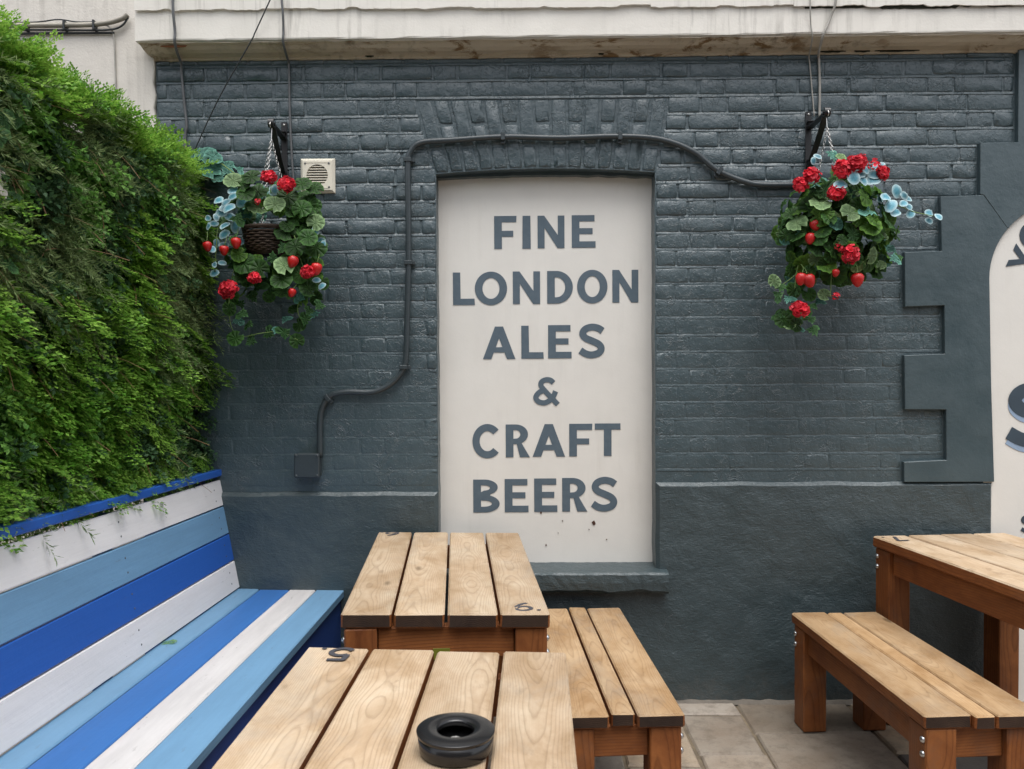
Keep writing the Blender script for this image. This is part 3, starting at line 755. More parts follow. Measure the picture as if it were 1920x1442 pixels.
def glyph(ch, w_):
    """outline loops of a bold sans capital, unit height, width w_; several fills where strokes overlap"""
    t, h = .235, .195
    if ch == 'I': return [[[(0, 0), (w_, 0), (w_ - .01, 1), (.01, 1)]]]
    if ch == 'L': return [[[(0, 0), (w_, 0), (w_ - .01, h), (t, h), (t - .01, 1), (0, 1)]]]
    if ch == 'F': return [[[(0, 0), (t, 0), (t, .37), (w_ - .10, .37), (w_ - .10, .55), (t, .55), (t, .81), (w_ - .01, .81), (w_, 1), (0, 1)]]]
    if ch == 'E': return [[[(0, 0), (w_, 0), (w_, h), (t, h), (t, .42), (w_ - .09, .42), (w_ - .09, .60), (t, .60), (t, .81), (w_ - .03, .81), (w_ - .03, 1), (0, 1)]]]
    if ch == 'N': return [[[(0, 0), (t - .02, 0), (t - .02, .62), (w_ - t + .02, 0), (w_, 0), (w_, 1), (w_ - t + .03, 1), (w_ - t + .03, .40), (t - .03, 1), (0, 1)]]]
    if ch == 'T': return [[[(w_ / 2 - t / 2, 0), (w_ / 2 + t / 2, 0), (w_ / 2 + t / 2, .81), (w_, .81), (w_, 1), (0, 1), (0, .81), (w_ / 2 - t / 2, .81)]]]
    if ch == 'Y': return [[[(w_ / 2 - t / 2, 0), (w_ / 2 + t / 2, 0), (w_ / 2 + t / 2, .42), (w_, 1), (w_ - .27, 1), (w_ / 2, .62), (.27, 1), (0, 1), (w_ / 2 - t / 2, .42)]]]
    if ch == 'A':
        a = w_ / 2 - .125; yb0, yb1 = .20, .365
        ol = lambda y: a * y; il = lambda y: .26 + a * y
        ya = (w_ / 2 - .26) / a
        return [[[(0, 0), (.26, 0), (il(yb0), yb0), (w_ - il(yb0), yb0), (w_ - .26, 0), (w_, 0), (w_ - a, 1), (a, 1)],
                 [(il(yb1), yb1), (w_ - il(yb1), yb1), (w_ / 2, ya)]]]
    if ch == 'O': return [[arcpts(w_ / 2, .5, w_ / 2, .515, 0, 360, 48)[:-1], arcpts(w_ / 2, .5, w_ / 2 - t, .515 - h, 0, 360, 40)[:-1]]]
    if ch == 'D':
        k = w_ * .36
        return [[[(0, 0)] + arcpts(k, .5, w_ - k, .5, -90, 90, 24) + [(0, 1)], [(t, h)] + arcpts(k, .5, w_ - k - t, .5 - h, -90, 90, 20) + [(t, 1 - h)]]]
    if ch in 'RB':
        k = w_ * .42
        if ch == 'R':
            yb = .40; rb = (1 - yb) / 2; bw = w_ * .93
            return [[[(0, 0), (t, 0), (t, yb - .0), (t + .10, yb), (w_ - .30, 0), (w_, 0)] + [(w_ * .66, yb + .035)] + arcpts(k, yb + rb, bw - k, rb, -58, 90, 20) + [(0, 1)],
                     [(t, yb + .165)] + arcpts(k, yb + rb, bw - k - t, rb - .17, -90, 90, 14) + [(t, 1 - .175)]]]
        ym = .53
        lo = arcpts(k, ym / 2, w_ - k, ym / 2, -90, 68, 18); up = arcpts(k, (1 + ym) / 2, w_ * .93 - k, (1 - ym) / 2, -62, 90, 18)
        return [[[(0, 0)] + lo + up + [(0, 1)], [(t, .175)] + arcpts(k, ym / 2 + .003, w_ - k - t, ym / 2 - .172, -90, 90, 12) + [(t, ym - .165)],
                 [(t, ym + .15 - .06)] + arcpts(k, (1 + ym) / 2 - .02, w_ * .93 - k - t, (1 - ym) / 2 - .155, -90, 90, 12) + [(t, 1 - .175)]]]
    if ch == 'C': return [[stroke(arcpts(w_ * .53, .5, w_ * .53 - .115, .515 - .1, 42, 318, 36), .22)]]
    if ch == 'S':
        P = [(w_ - .07, .80), (w_ * .74, .885), (w_ * .5, .915), (w_ * .26, .85), (w_ * .17, .72), (w_ * .27, .595), (w_ * .52, .505), (w_ * .76, .41), (w_ * .86, .285), (w_ * .78, .155), (w_ * .52, .09), (w_ * .28, .125), (.065, .225)]
        return [[stroke(cm2(P, 6), .205)]]
    if ch == '&':
        return [[stroke(cm2([(.76 * w_, .80), (.66 * w_, .89), (.50 * w_, .915), (.33 * w_, .84), (.30 * w_, .70), (.42 * w_, .54), (.62 * w_, .33), (.92 * w_, .02)], 7), .19)],
                [stroke(cm2([(.40 * w_, .555), (.20 * w_, .43), (.11 * w_, .27), (.21 * w_, .13), (.42 * w_, .085), (.62 * w_, .17), (.76 * w_, .33), (.84 * w_, .50)], 7), .19)]]
def fill_mesh(loops, thick, name):
    cu = bpy.data.curves.new('g', 'CURVE'); cu.dimensions = '2D'; cu.fill_mode = 'BOTH'; cu.extrude = thick / 2
    for lp in loops:
        s = cu.splines.new('POLY'); s.points.add(len(lp) - 1)
        for i, (x, z) in enumerate(lp): s.points[i].co = (x, z, 0, 1)
        s.use_cyclic_u = True
    ob = bpy.data.objects.new('g', cu); COL.objects.link(ob)
    dg = bpy.context.evaluated_depsgraph_get(); me = bpy.data.meshes.new_from_object(ob.evaluated_get(dg))
    bpy.data.objects.remove(ob); bpy.data.curves.remove(cu); me.name = name
    return me
def letter(ch, x0, x1, z0, z1, y, parent, mat, name='letter', rotdeg=0, bold=1):
    h_ = z1 - z0
    for k, loops in enumerate(glyph(ch, (x1 - x0) / h_)):
        lp = [[(a * h_ - (x1 - x0) / 2, b_ * h_ - h_ / 2) for a, b_ in l] for l in loops]
        me = fill_mesh(lp, .0010, name)
        o = link(name, me, mat, parent)
        o.matrix_basis = Matrix.Translation(-parent.location) @ Matrix.Translation(((x0 + x1) / 2, y - .0003 * k, (z0 + z1) / 2)) @ Matrix.Rotation(R(-rotdeg), 4, 'Y') @ Matrix.Rotation(R(90), 4, 'X')
text = [('F',-0.123,-0.022,2.018,2.166),('I',0.004,0.042,2.018,2.166),('N',0.073,0.194,2.020,2.166),('E',0.227,0.334,2.021,2.167),
('L',-0.311,-0.212,1.766,1.913),('O',-0.212,-0.066,1.767,1.914),('N',-0.040,0.083,1.769,1.916),('D',0.115,0.231,1.770,1.917),('O',0.250,0.387,1.772,1.919),('N',0.409,0.526,1.773,1.920),
('A',-0.177,-0.030,1.521,1.668),('L',-0.003,0.098,1.522,1.671),('E',0.118,0.224,1.523,1.673),('S',0.254,0.375,1.524,1.676),
('&',0.048,0.171,1.311,1.437),
('C',-0.228,-0.098,1.074,1.223),('R',-0.076,0.033,1.075,1.224),('A',0.046,0.193,1.077,1.225),('F',0.212,0.317,1.078,1.226),('T',0.328,0.444,1.080,1.227),
('B',-0.225,-0.105,0.824,0.974),('E',-0.082,0.026,0.825,0.976),('E',0.052,0.157,0.826,0.978),('R',0.179,0.293,0.827,0.980),('S',0.308,0.430,0.828,0.982)]
for row in text: letter(*row, .0885, sg, M['letter'])
def splat(name, x, z, rx, rz, mat, seed, parent, y=.0885):
    r2 = random.Random(seed); P = [(rx * (1 + r2.uniform(-.35, .35)) * math.cos(k * .7), rz * (1 + r2.uniform(-.35, .35)) * math.sin(k * .7)) for k in range(9)]
    V, F = extrude_poly(P, -.0012, .0012)
    o = link(name, meshd(name, V, F), mat, parent); o.location = Vector((x, y, z)) - parent.location
rust = simple('rust_spot', (.06, .022, .012), .8)
for k, (x, z, a) in enumerate(((.322, .775, .008), (.083, .822, .004), (.18, .785, .0025), (.105, .675, .0035), (.38, .70, .0025), (.16, .73, .002), (.30, .745, .002))): splat('stain_spot', x, z, a, a * 1.3, rust, 40 + k, sg)
# arched sign on the right
sr = empty('arched_sign', (2.4, -.012, .7)); tag(sr, 'arched cream sign panel with navy and pale blue lettering beside the quoins', 'sign')
ap = [(2.019, .0), (2.019, 1.85)] + arcpts(2.364, 1.86, .345, .345, 180, 0, 40) + [(2.71, 0)]
V, F = extrude_poly(ap, -.012, .006)
o = link('sign_board', meshd('sign_board', V, F), M['sign'], sr); o.location = -sr.location
letter('Y', 2.128, 2.238, 1.880, 1.995, -.014, sr, M['letter_dark'], rotdeg=66)
letter('O', 2.168, 2.288, 1.985, 2.105, -.014, sr, M['letter_dark'], rotdeg=48)
letter('S', 2.108, 2.368, 1.098, 1.385, -.0135, sr, M['letter_light'])
letter('S', 2.108, 2.368, 1.122, 1.405, -.0150, sr, M['letter_dark'])
letter('S', 2.180, 2.250, .745, .825, -.014, sr, M['letter_dark'])

# ================================================================== conduit, junction box, vent, cables
cp = empty('conduit', (-.5, 0, 1.5)); tag(cp, 'slate painted conduit pipe looping up and over the sign recess', 'pipe')
cpts = [(-.894, 1.09), (-.893, 1.249), (-.880, 1.315), (-.845, 1.362), (-.774, 1.378), (-.656, 1.378), (-.573, 1.417), (-.521, 1.483), (-.509, 1.553), (-.502, 1.75), (-.496, 1.944), (-.495, 2.16), (-.495, 2.37), (-.483, 2.428), (-.436, 2.467), (-.296, 2.477),
        (-.074, 2.489), (.17, 2.482), (.426, 2.487), (.612, 2.471), (.751, 2.417), (.855, 2.335), (.982, 2.283), (1.075, 2.271), (1.26, 2.272)]
o = tube('pipe', [(x, -.022, z) for x, z in cpts], .0128, M['conduit'], cp, seg=12, n=7); o.location = -cp.location
for x, z, hz in ((-.495, 2.392, 0), (-.496, 1.944, 0), (-.520, 1.486, 0), (-.858, 1.352, 50), (-.079, 2.489, 90), (.431, 2.486, 90), (.862, 2.331, 125)):
    V, F, _ = cbox(.034, .030, .018, c=.002); V2, F2, _ = cbox(.014, .016, .018, c=.002)
    V2 = [(v[0] + .022, v[1] + .008, v[2]) for v in V2]
    link('clip', meshd('clip', *merge([(V, F), (V2, F2)])), M['conduit'], cp, Vector((x, -.0235, z)) - cp.location, (0, R(hz), 0))
jb = empty('junction_box', (-.944, 0, 1.0575)); tag(jb, 'square slate painted junction box at the foot of the conduit', 'junction box')
boxobj('box', (.104, .05, .100), (0, -.022, 0), M['conduit'], jb, c=.004)
boxobj('lid', (.110, .012, .106), (0, -.0535, 0), M['conduit'], jb, c=.004)
for sx in (-1, 1):
    for sz in (-1, 1):
        V, F = lathe([(.006, 0), (.006, .003), (.004, .0045)], 10); link('screw', meshd('screw', V, F), M['conduit'], jb, (sx * .046, -.0590, sz * .044), (R(90), 0, 0))
vn = empty('vent_grille', (-.893, 0, 2.3285)); tag(vn, 'small square cream wall vent with round slatted opening', 'vent')
# flanged frame with a round hole
V = []; F = []; ns = 32; rh = .047
def sq(h, k):
    a = 2 * math.pi * (k + .0) / ns + math.pi / 4; c, s = math.cos(a), math.sin(a); q = h / max(abs(c), abs(s)); return (q * c, q * s)
rings = [[(*sq(.0755, k), .004) for k in range(ns)], [(*sq(.0755, k), -.012) for k in range(ns)], [(*sq(.064, k), -.026) for k in range(ns)],
         [(rh * math.cos(2 * math.pi * k / ns + math.pi / 4), rh * math.sin(2 * math.pi * k / ns + math.pi / 4), -.0265) for k in range(ns)],
         [(rh * math.cos(2 * math.pi * k / ns + math.pi / 4), rh * math.sin(2 * math.pi * k / ns + math.pi / 4), -.006) for k in range(ns)]]
for rg in rings: V += [(a, y, b_) for a, b_, y in rg]
for q in range(len(rings) - 1):
    for k in range(ns): F.append([q * ns + k, q * ns + (k + 1) % ns, (q + 1) * ns + (k + 1) % ns, (q + 1) * ns + k])
link('frame', meshd('frame', V, F), M['vent'], vn)
V, F = lathe([(.049, 0), (.049, .003)], 24); link('cavity', meshd('cavity', V, F), M['dark'], vn, (0, -.0055, 0), (R(90), 0, 0))
for k in range(8):
    z = -.0385 + k * .011; hw = math.sqrt(max(0, rh ** 2 - z ** 2)) + .001
    boxobj('slat', (2 * hw, .007, .0046), (0, -.0205, z), M['vent'], vn, c=.0008)
for sx, sz in ((-1, -1), (1, -1), (-1, 1), (1, 1)):
    V, F = lathe([(.0045, 0), (.0045, .002), (.003, .003)], 8); link('screw', meshd('screw', V, F), M['cable_grey'], vn, (sx * .052, -.0262, sz * .052), (R(90), 0, 0))
for k in range(-6, 7):
    z = k * .0092
    if abs(z) > .048: boxobj('ridge', (.096, .002, .003), (0, -.0268, z), M['vent'], vn, c=.0006)

def cable(name, P, r, mat, label, cat='cable'):
    b = Vector(P[-1]); o = tube(name, [Vector(p) - b for p in P], r, mat, None, seg=6, n=8, loc=b)
    tag(o, label, cat); return o
cable('cable', [(-1.470, -.13, 3.20), (-1.468, -.140, 3.02), (-1.468, -.124, 2.92), (-1.471, -.121, 2.876), (-1.478, -.080, 2.845), (-1.485, -.03, 2.822), (-1.488, -.014, 2.78), (-1.478, -.016, 2.66), (-1.468, -.016, 2.55), (-1.476, -.014, 2.50), (-1.476, -.014, 2.30)], .0058, M['cable_grey'], 'thick grey cable dropping past the left end of the cornice into the hedge')
cable('wire', [(-1.03, -.15, 3.08), (-1.12, -.135, 2.91), (-1.145, -.13, 2.865), (-1.30, -.07, 2.66), (-1.43, -.02, 2.45), (-1.47, -.015, 2.36)], .0028, M['cable_dark'], 'thin dark wire slanting down from the cornice to the hedge', 'wire')
cable('cable', [(-1.028, -.12, 3.20), (-1.005, -.138, 3.02), (-1.005, -.124, 2.92), (-1.008, -.121, 2.876), (-1.011, -.08, 2.845), (-1.014, -.026, 2.824), (-1.015, -.014, 2.80), (-1.013, -.014, 2.6), (-1.007, -.014, 2.42), (-1.000, -.014, 2.30), (-.999, -.014, 2.18)], .0050, M['cable_grey'], 'painted cable running down the brickwork beside the cream vent')
cable('wire', [(1.221, -.12, 3.16), (1.215, -.135, 3.00), (1.222, -.122, 2.92), (1.230, -.119, 2.876), (1.238, -.08, 2.845), (1.249, -.025, 2.82), (1.256, -.014, 2.80), (1.267, -.013, 2.68), (1.277, -.013, 2.57)], .0030, M['cable_white'], 'thin pale wire hanging down to the bracket of the red geranium basket', 'wire')
cable('cable', [(1.328, -.12, 3.18), (1.322, -.138, 3.02), (1.305, -.124, 2.95), (1.276, -.121, 2.878), (1.278, -.08, 2.846), (1.288, -.03, 2.824), (1.296, -.014, 2.82), (1.300, -.014, 2.70), (1.299, -.014, 2.56)], .0052, M['cable_white'], 'pale cable bending over the cornice above the fuller basket')
pb = empty('pipe_run', (-1.75, 0, 2.98)); tag(pb, 'grimy horizontal pipe and wires clipped along the cream wall', 'pipe')
for nm, P, r, mt in (('pipe', [(-2.9, -.032, 2.990), (-2.3, -.032, 2.990), (-1.95, -.032, 2.988), (-1.82, -.032, 2.994), (-1.74, -.034, 3.012), (-1.712, -.034, 3.03)], .0105, 'pipe_dirty'),
                     ('wire', [(-2.9, -.030, 2.969), (-2.2, -.030, 2.971), (-1.9, -.030, 2.966), (-1.79, -.030, 2.968), (-1.74, -.030, 2.985), (-1.712, -.030, 3.02)], .0042, 'cable_dark'),
                     ('wire', [(-2.9, -.022, 2.958), (-2.2, -.022, 2.958), (-1.78, -.022, 2.957)], .005, 'cable_dark'),
                     ('wire', [(-2.3, -.03, 3.003), (-2.12, -.03, 3.004), (-2.02, -.03, 3.014), (-1.94, -.03, 3.003), (-1.86, -.03, 3.002)], .003, 'cable_dark'),
                     ('drop_wire', [(-1.84, -.03, 2.988), (-1.80, -.03, 2.982), (-1.782, -.02, 2.94), (-1.779, -.017, 2.80), (-1.776, -.017, 2.62), (-1.776, -.017, 2.45)], .0035, 'cable_white')):
    o = tube(nm, P, r, M[mt], pb, seg=6, n=6); o.location = -pb.location
for x in (-2.16, -1.99, -1.86): boxobj('clip', (.008, .034, .042), Vector((x, -.030, 2.985)) - pb.location, M['cable_dark'], pb, c=.001)
# ================================================================== timber tables and benches
def bolt(parent, loc, rot):
    V, F = lathe([(.0105, 0), (.0105, .002), (.0085, .006), (.004, .0085), (.0005, .0092)], 12)
    o = link('bolt', meshd('bolt', V, F, True), M['bolt'], parent, loc, rot); return o
def numeral(ch, parent, x, y, z, size, rot):
    """branded number lying on the plank"""
    if ch == '6': st = [cm2([(.62, .93), (.40, .80), (.20, .52), (.16, .30), (.30, .10), (.52, .08), (.70, .22), (.68, .42), (.50, .54), (.30, .46), (.19, .33)], 6)]
    elif ch == '5': st = [cm2([(.18, .22), (.30, .10), (.50, .08), (.68, .22), (.70, .42), (.54, .57), (.36, .57), (.24, .52)], 6), [(.24, .52), (.29, .92)], [(.25, .90), (.70, .90)]]
    else: st = [[(.15, .90), (.72, .90)], [(.70, .92), (.36, .05)]]
    for k, s in enumerate(st):
        lp = [[((a - .45) * size, (b_ - .5) * size) for a, b_ in stroke(s, .15)]]
        link('number', fill_mesh(lp, .0006, 'number'), M['ink'], parent, (x, y, z + .0006 + .0002 * k), (0, 0, rot))
    P = arcpts(0, 0, size * .07, size * .07, 0, 360, 10)[:-1]
    c, s = math.cos(rot), math.sin(rot); dx, dy = size * .52, -size * .42
    link('number_dot', fill_mesh([P], .0006, 'number_dot'), M['ink'], parent, (x + dx * c - dy * s, y + dx * s + dy * c, z + .0007), (0, 0, rot))
def furniture(name, label, cat, loc, rz, tilt, W, L, Hh, widths, thick, top, leg=.095, railh=.095, seed=0, stag=.006, legin=.008, group=None):
    """plank top on four posts with side and end rails; origin at the centre of the footprint on the ground"""
    rs = random.Random(seed)
    t = empty(name, (loc[0], loc[1], 0), (0, 0, R(rz))); tag(t, label, cat, group or ('pub tables' if cat == 'table' else 'slatted pub benches'))
    tl = R(tilt); gap = (W - sum(widths)) / (len(widths) - 1); x = -W / 2
    for i, w_ in enumerate(widths):
        xc = x + w_ / 2
        timber('plank', (w_, L + rs.uniform(-.003, .003), thick), (xc, rs.uniform(-stag, stag), Hh - thick / 2 - math.tan(tl) * xc + rs.uniform(-.0015, .0015)), t, top,
               rot=(0, tl + rs.uniform(-.004, .004), rs.uniform(-.002, .002)), c=.005)
        x += w_ + gap
    hx, hy = W / 2 - legin - leg / 2, L / 2 - legin - leg / 2
    for sx in (-1, 1):
        for sy in (-1, 1):
            ztop = Hh - thick - math.tan(tl) * sx * hx - .001
            g_ = timber('leg', (leg, ztop, leg), (sx * hx, sy * hy, ztop / 2), t, rot=(R(90), 0, 0), c=.004)
            for dz in (.035, .078):
                bolt(t, (sx * (hx + leg / 2), sy * (hy + leg / 2 - .014), ztop - dz), (0, R(90) * sx, 0))
    zr = Hh - thick - railh / 2 - .002
    for sx in (-1, 1): timber('side_rail', (.040, 2 * hy - leg - .002, railh), (sx * (hx + .010), 0, zr - math.tan(tl) * sx * hx), t, c=.003)
    for sy in (-1, 1): timber('end_rail', (.040, 2 * hx - leg - .002, railh), (0, sy * (hy + .006), zr), t, rot=(0, tl, R(90)), c=.003)
    return t
t6 = furniture('pub_table', 'wooden plank table branded 6 with its end against the sign wall', 'table', (-.276, -.625), 4.9, 1.35, .612, 1.165, .76, [.146] * 4, .045, 'wood_top', seed=1)
numeral('6', t6, .232, -.520, .760 - math.tan(R(1.35)) * .232 + .0012, .085, R(0))
numeral('6', t6, -.245, .545, .760 + math.tan(R(1.35)) * .245 + .0012, .085, R(180))
boxobj('sticker', (.050, .002, .034), (-.015, -.5545, .632), M['sticker'], t6, c=.0005)
t5 = furniture('pub_table', 'wooden plank table branded 5 carrying the black ashtray', 'table', (-.234, -2.09), -1.0, 1.0, .662, 1.17, .76, [.158] * 4, .045, 'wood_top', seed=2, stag=.004)
numeral('5', t5, -.235, .535, .760 + math.tan(R(1.0)) * .235 + .0012, .095, R(180))
t7 = furniture('pub_table', 'wooden plank table with orange stained side beside the arched sign', 'table', (1.865, -.675), 8.6, .9, .612, 1.15, .76, [.148] * 4, .045, 'wood_top', seed=3)
numeral('7', t7, -.24, .50, .760 + math.tan(R(.9)) * .24 + .0012, .085, R(180))
b1 = furniture('pub_bench', 'wooden slatted bench tucked beside table 6 under the window sill', 'bench', (.259, -.662), 3.6, .3, .372, 1.055, .455, [.146, .070, .140], .042, 'wood_seat', seed=4)
b2 = furniture('pub_bench', 'wooden slatted bench standing free in front of the orange stained table', 'bench', (1.323, -.697), 3.2, 0, .358, .99, .455, [.143, .062, .143], .042, 'wood_seat', seed=5)

# ashtray: windproof lid with a hole, ash inside
at_ = empty('ashtray', (-.129, -2.046, .7605)); tag(at_, 'round black glossy ashtray with a hollow lid on table 5', 'ashtray')
V, F = lathe([(.060, 0.0), (.0655, .001), (.0675, .004), (.0722, .0350), (.0700, .0352), (.062, .010), (.0005, .008)], 48, close=False); link('bowl', meshd('bowl', V, F, True), M['black_plastic'], at_)
V, F = lathe([(.0722, .0352), (.0729, .0354), (.0738, .0405), (.0734, .0414), (.0722, .0418), (.0660, .0436), (.0540, .0458), (.0440, .0452), (.0372, .0430), (.0350, .0418), (.0340, .0395), (.0334, .0330), (.0345, .0325), (.0400, .0410), (.056, .0430), (.066, .0405), (.0712, .0372)], 48, close=False)
link('lid', meshd('lid', V, F, True), M['black_plastic'], at_)
V = []; F = []
V, F = lathe([(.030, .0085), (.024, .014), (.014, .021), (.006, .024), (.0005, .0245)], 16, close=False)
V = [(v[0], v[1], v[2] + random.Random(i).uniform(-.002, .002)) for i, v in enumerate(V)]
link('ash', meshd('ash', V, F, True), M['ash'], at_)
at_.rotation_euler = (0, R(1.0), 0)

# ================================================================== striped built-in bench
fb = empty('striped_bench', (-.80, -.012, 0), (R(-1.4), 0, R(-.1))); tag(fb, 'built-in bench of white and blue striped planks under the hedge', 'bench')
BL = 2.55
def bplank(name, w_, th, mat, loc, roty=0, L_=BL, c=.004, yoff=0):
    V, F, ax = cbox(w_, L_, th, c=c, jit=.0006)
    return link(name, meshd(name, V, F), M[mat], fb, (loc[0], -L_ / 2 + yoff, loc[1]), (0, R(roty), 0))
sx_ = [(-.470, -.373, 'p_light'), (-.371, -.239, 'p_blue_worn'), (-.236, -.121, 'p_white_seat'), (-.118, .006, 'p_light')]
for k, (a, b_, mt) in enumerate(sx_):
    bplank('seat_plank', b_ - a, .034, mt, ((a + b_) / 2, .483 + [.006, .002, .001, 0][k] ), [1.2, .8, .6, .4][k])
x0, z0_, x1, z1_ = -.458, .512, -.548, .995
ang = math.degrees(math.atan2(z1_ - z0_, x0 - x1)); Lb = math.hypot(x1 - x0, z1_ - z0_); ux, uz = (x1 - x0) / Lb, (z1_ - z0_) / Lb
pw = [.128, .122, .124, .118]; s = 0.0
for k, (w_, mt) in enumerate(zip([.1235, .1195, .1235, .116], ['p_white', 'p_blue', 'p_light', 'p_white'])):
    c_ = s + w_ / 2
    V, F, ax = cbox(w_ - .0035, BL, .026, c=.003, jit=.0006)
    o = link('back_plank', meshd('back_plank', V, F), M[mt], fb, (x0 + ux * c_ - .013 * uz, -BL / 2 + random.Random(k).uniform(-.004, .004), z0_ + uz * c_ + .013 * ux), (0, R(ang), 0))
    s += w_ + .0015
for k in range(4):
    for yy in (-.10, -.92, -1.76):
        for off in (.3, .7):
            c_ = k * .1215 + .1215 * off
            V, F = lathe([(.0035, 0), (.0032, .0008), (.001, .001)], 8)
            link('screw', meshd('screw', V, F), M['cable_grey'], fb, (x0 + ux * c_ + .0005, yy, z0_ + uz * c_), (0, R(90 - 8), 0))
bplank('top_cap', .105, .030, 'p_blue', (-.592, 1.020), -2)
bplank('front_board', .024, .40, 'p_navy', (-.022, .258), 0)
for yy in (-.06, -.9, -1.75, -2.5):
    boxobj('support_frame', (.40, .05, .42), (-.27, yy, .235), M['p_navy'], fb, c=.003)
    boxobj('back_post', (.045, .05, .98), (-.605, yy, .49), M['p_navy'], fb, c=.003)

# ================================================================== green hedge on the left
hd = empty('hedge', (-1.5, 0, 0), (R(-1.5), 0, 0)); tag(hd, 'dense artificial green hedge wall of mixed ferny sprigs above the striped bench', 'hedge')
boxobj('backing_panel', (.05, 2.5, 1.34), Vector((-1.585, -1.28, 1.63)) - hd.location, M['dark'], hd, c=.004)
boxobj('post', (.07, .07, .96), Vector((-1.60, -.10, .48)) - hd.location, M['p_navy'], hd); boxobj('post', (.07, .07, .96), Vector((-1.60, -2.4, .48)) - hd.location, M['p_navy'], hd)
nr = np.random.default_rng(5)
def leafquad(base, d, n, L_, W_):
    """folded diamond leaflet"""
    s_ = np.cross(n, d); s_ /= np.linalg.norm(s_) + 1e-9
    return [base, base + d * L_ * .5 + s_ * W_ * .5 + n * W_ * .18, base + d * L_, base + d * L_ * .5 - s_ * W_ * .5 + n * W_ * .18]
def unit(v): v = np.asarray(v, float); return v / (np.linalg.norm(v) + 1e-9)
def t_fern(seed):
    q = np.random.default_rng(seed); V = []
    L_ = .15
    for k in range(9):
        s = .12 + .88 * k / 9; base = np.array([L_ * s, 0, -.055 * s * s])
        for sd_ in (-1, 1):
            bd = unit([.75, sd_ * (1 + q.uniform(-.2, .2)), q.uniform(-.25, .25)]); bl = .048 * (1.12 - s) + .012
            m_ = max(2, int(bl / .0105))
            for j in range(m_):
                p = base + bd * bl * (j + .8) / m_ + np.array([0, 0, -.12 * bl * (j / m_) ** 2])
                for sg in (-1, 1):
                    dd = unit(bd * .8 + np.array([.35, -sd_ * .15, 0]) * .3 + sg * unit(np.cross([0, 0, 1], bd)) * .8 + q.uniform(-.25, .25, 3))
                    V += leafquad(p, dd, unit([q.uniform(-.4, .4), q.uniform(-.4, .4), 1]), q.uniform(.011, .015), q.uniform(.0075, .0105))
    return np.array(V)
def t_box(seed):
    q = np.random.default_rng(seed); V = []
    for k in range(12):
        s = .1 + .9 * k / 12; base = np.array([.12 * s, 0, -.03 * s * s])
        for j in range(4):
            a = q.uniform(0, 6.28); dd = unit([.6, math.cos(a), math.sin(a)])
            V += leafquad(base + dd * .004, dd, unit([q.uniform(-.5, .5), q.uniform(-.5, .5), 1]), q.uniform(.013, .019), q.uniform(.009, .013))
    return np.array(V)
def t_rose(seed):
    q = np.random.default_rng(seed); V = []
    for k in range(60):
        s = k / 60; base = np.array([.16 * s, 0, -.045 * s * s])
        a = q.uniform(0, 6.28); dd = unit([1.0, math.cos(a) * .9, math.sin(a) * .9])
        V += leafquad(base, dd, unit(np.cross(dd, q.uniform(-1, 1, 3))), q.uniform(.018, .032) * (1.1 - .4 * s), .0026)
    return np.array(V)
def t_stem(seed):
    q = np.random.default_rng(seed); V = []
    for k in range(4):
        s = k / 4; p0 = np.array([.15 * s, 0, -.06 * s * s]); p1 = np.array([.15 * (s + .25), 0, -.06 * (s + .25) ** 2]); w_ = np.array([0, .0013, 0])
        V += [p0 - w_, p1 - w_, p1 + w_, p0 + w_]
    return np.array(V)
def fbm(y, z, sc, off=0):
    return mnoise.noise(Vector((y * sc + off, z * sc, off * 1.7))) + .5 * mnoise.noise(Vector((y * sc * 2.1 + off, z * sc * 2.1, off)))
patches = []
for k in range(80):
    patches.append((nr.uniform(-2.5, 0), nr.uniform(1.0, 2.4), nr.choice(['fern', 'fern', 'fern', 'box', 'rose', 'rose', 'dkbox'])))
patches += [(-.42, 1.86, 'rose'), (-.25, 2.02, 'rose'), (-1.12, 1.62, 'rose'), (-1.05, 1.75, 'rose'), (-.30, 1.55, 'box'), (-.55, 1.25, 'dkbox')]
TP = {'fern': [t_fern(k) for k in range(6)], 'box': [t_box(k) for k in range(6)], 'rose': [t_rose(k) for k in range(5)], 'dkbox': [t_box(20 + k) for k in range(5)], 'twig': [t_stem(k) for k in range(2)]}
bins = {k: [] for k in TP}
def put(kind, P, d, up, sc):
    T = TP[kind][nr.integers(len(TP[kind]))]
    x = unit(d); y = unit(np.cross(up, x)); z = np.cross(x, y)
    bins[kind].append((T * sc) @ np.array([x, y, z]) + P)
def topz(y): return 2.315 + .03 * mnoise.noise(Vector((y * 4, 3.3, 0))) + .018 * mnoise.noise(Vector((y * 11, 1.3, 0)))
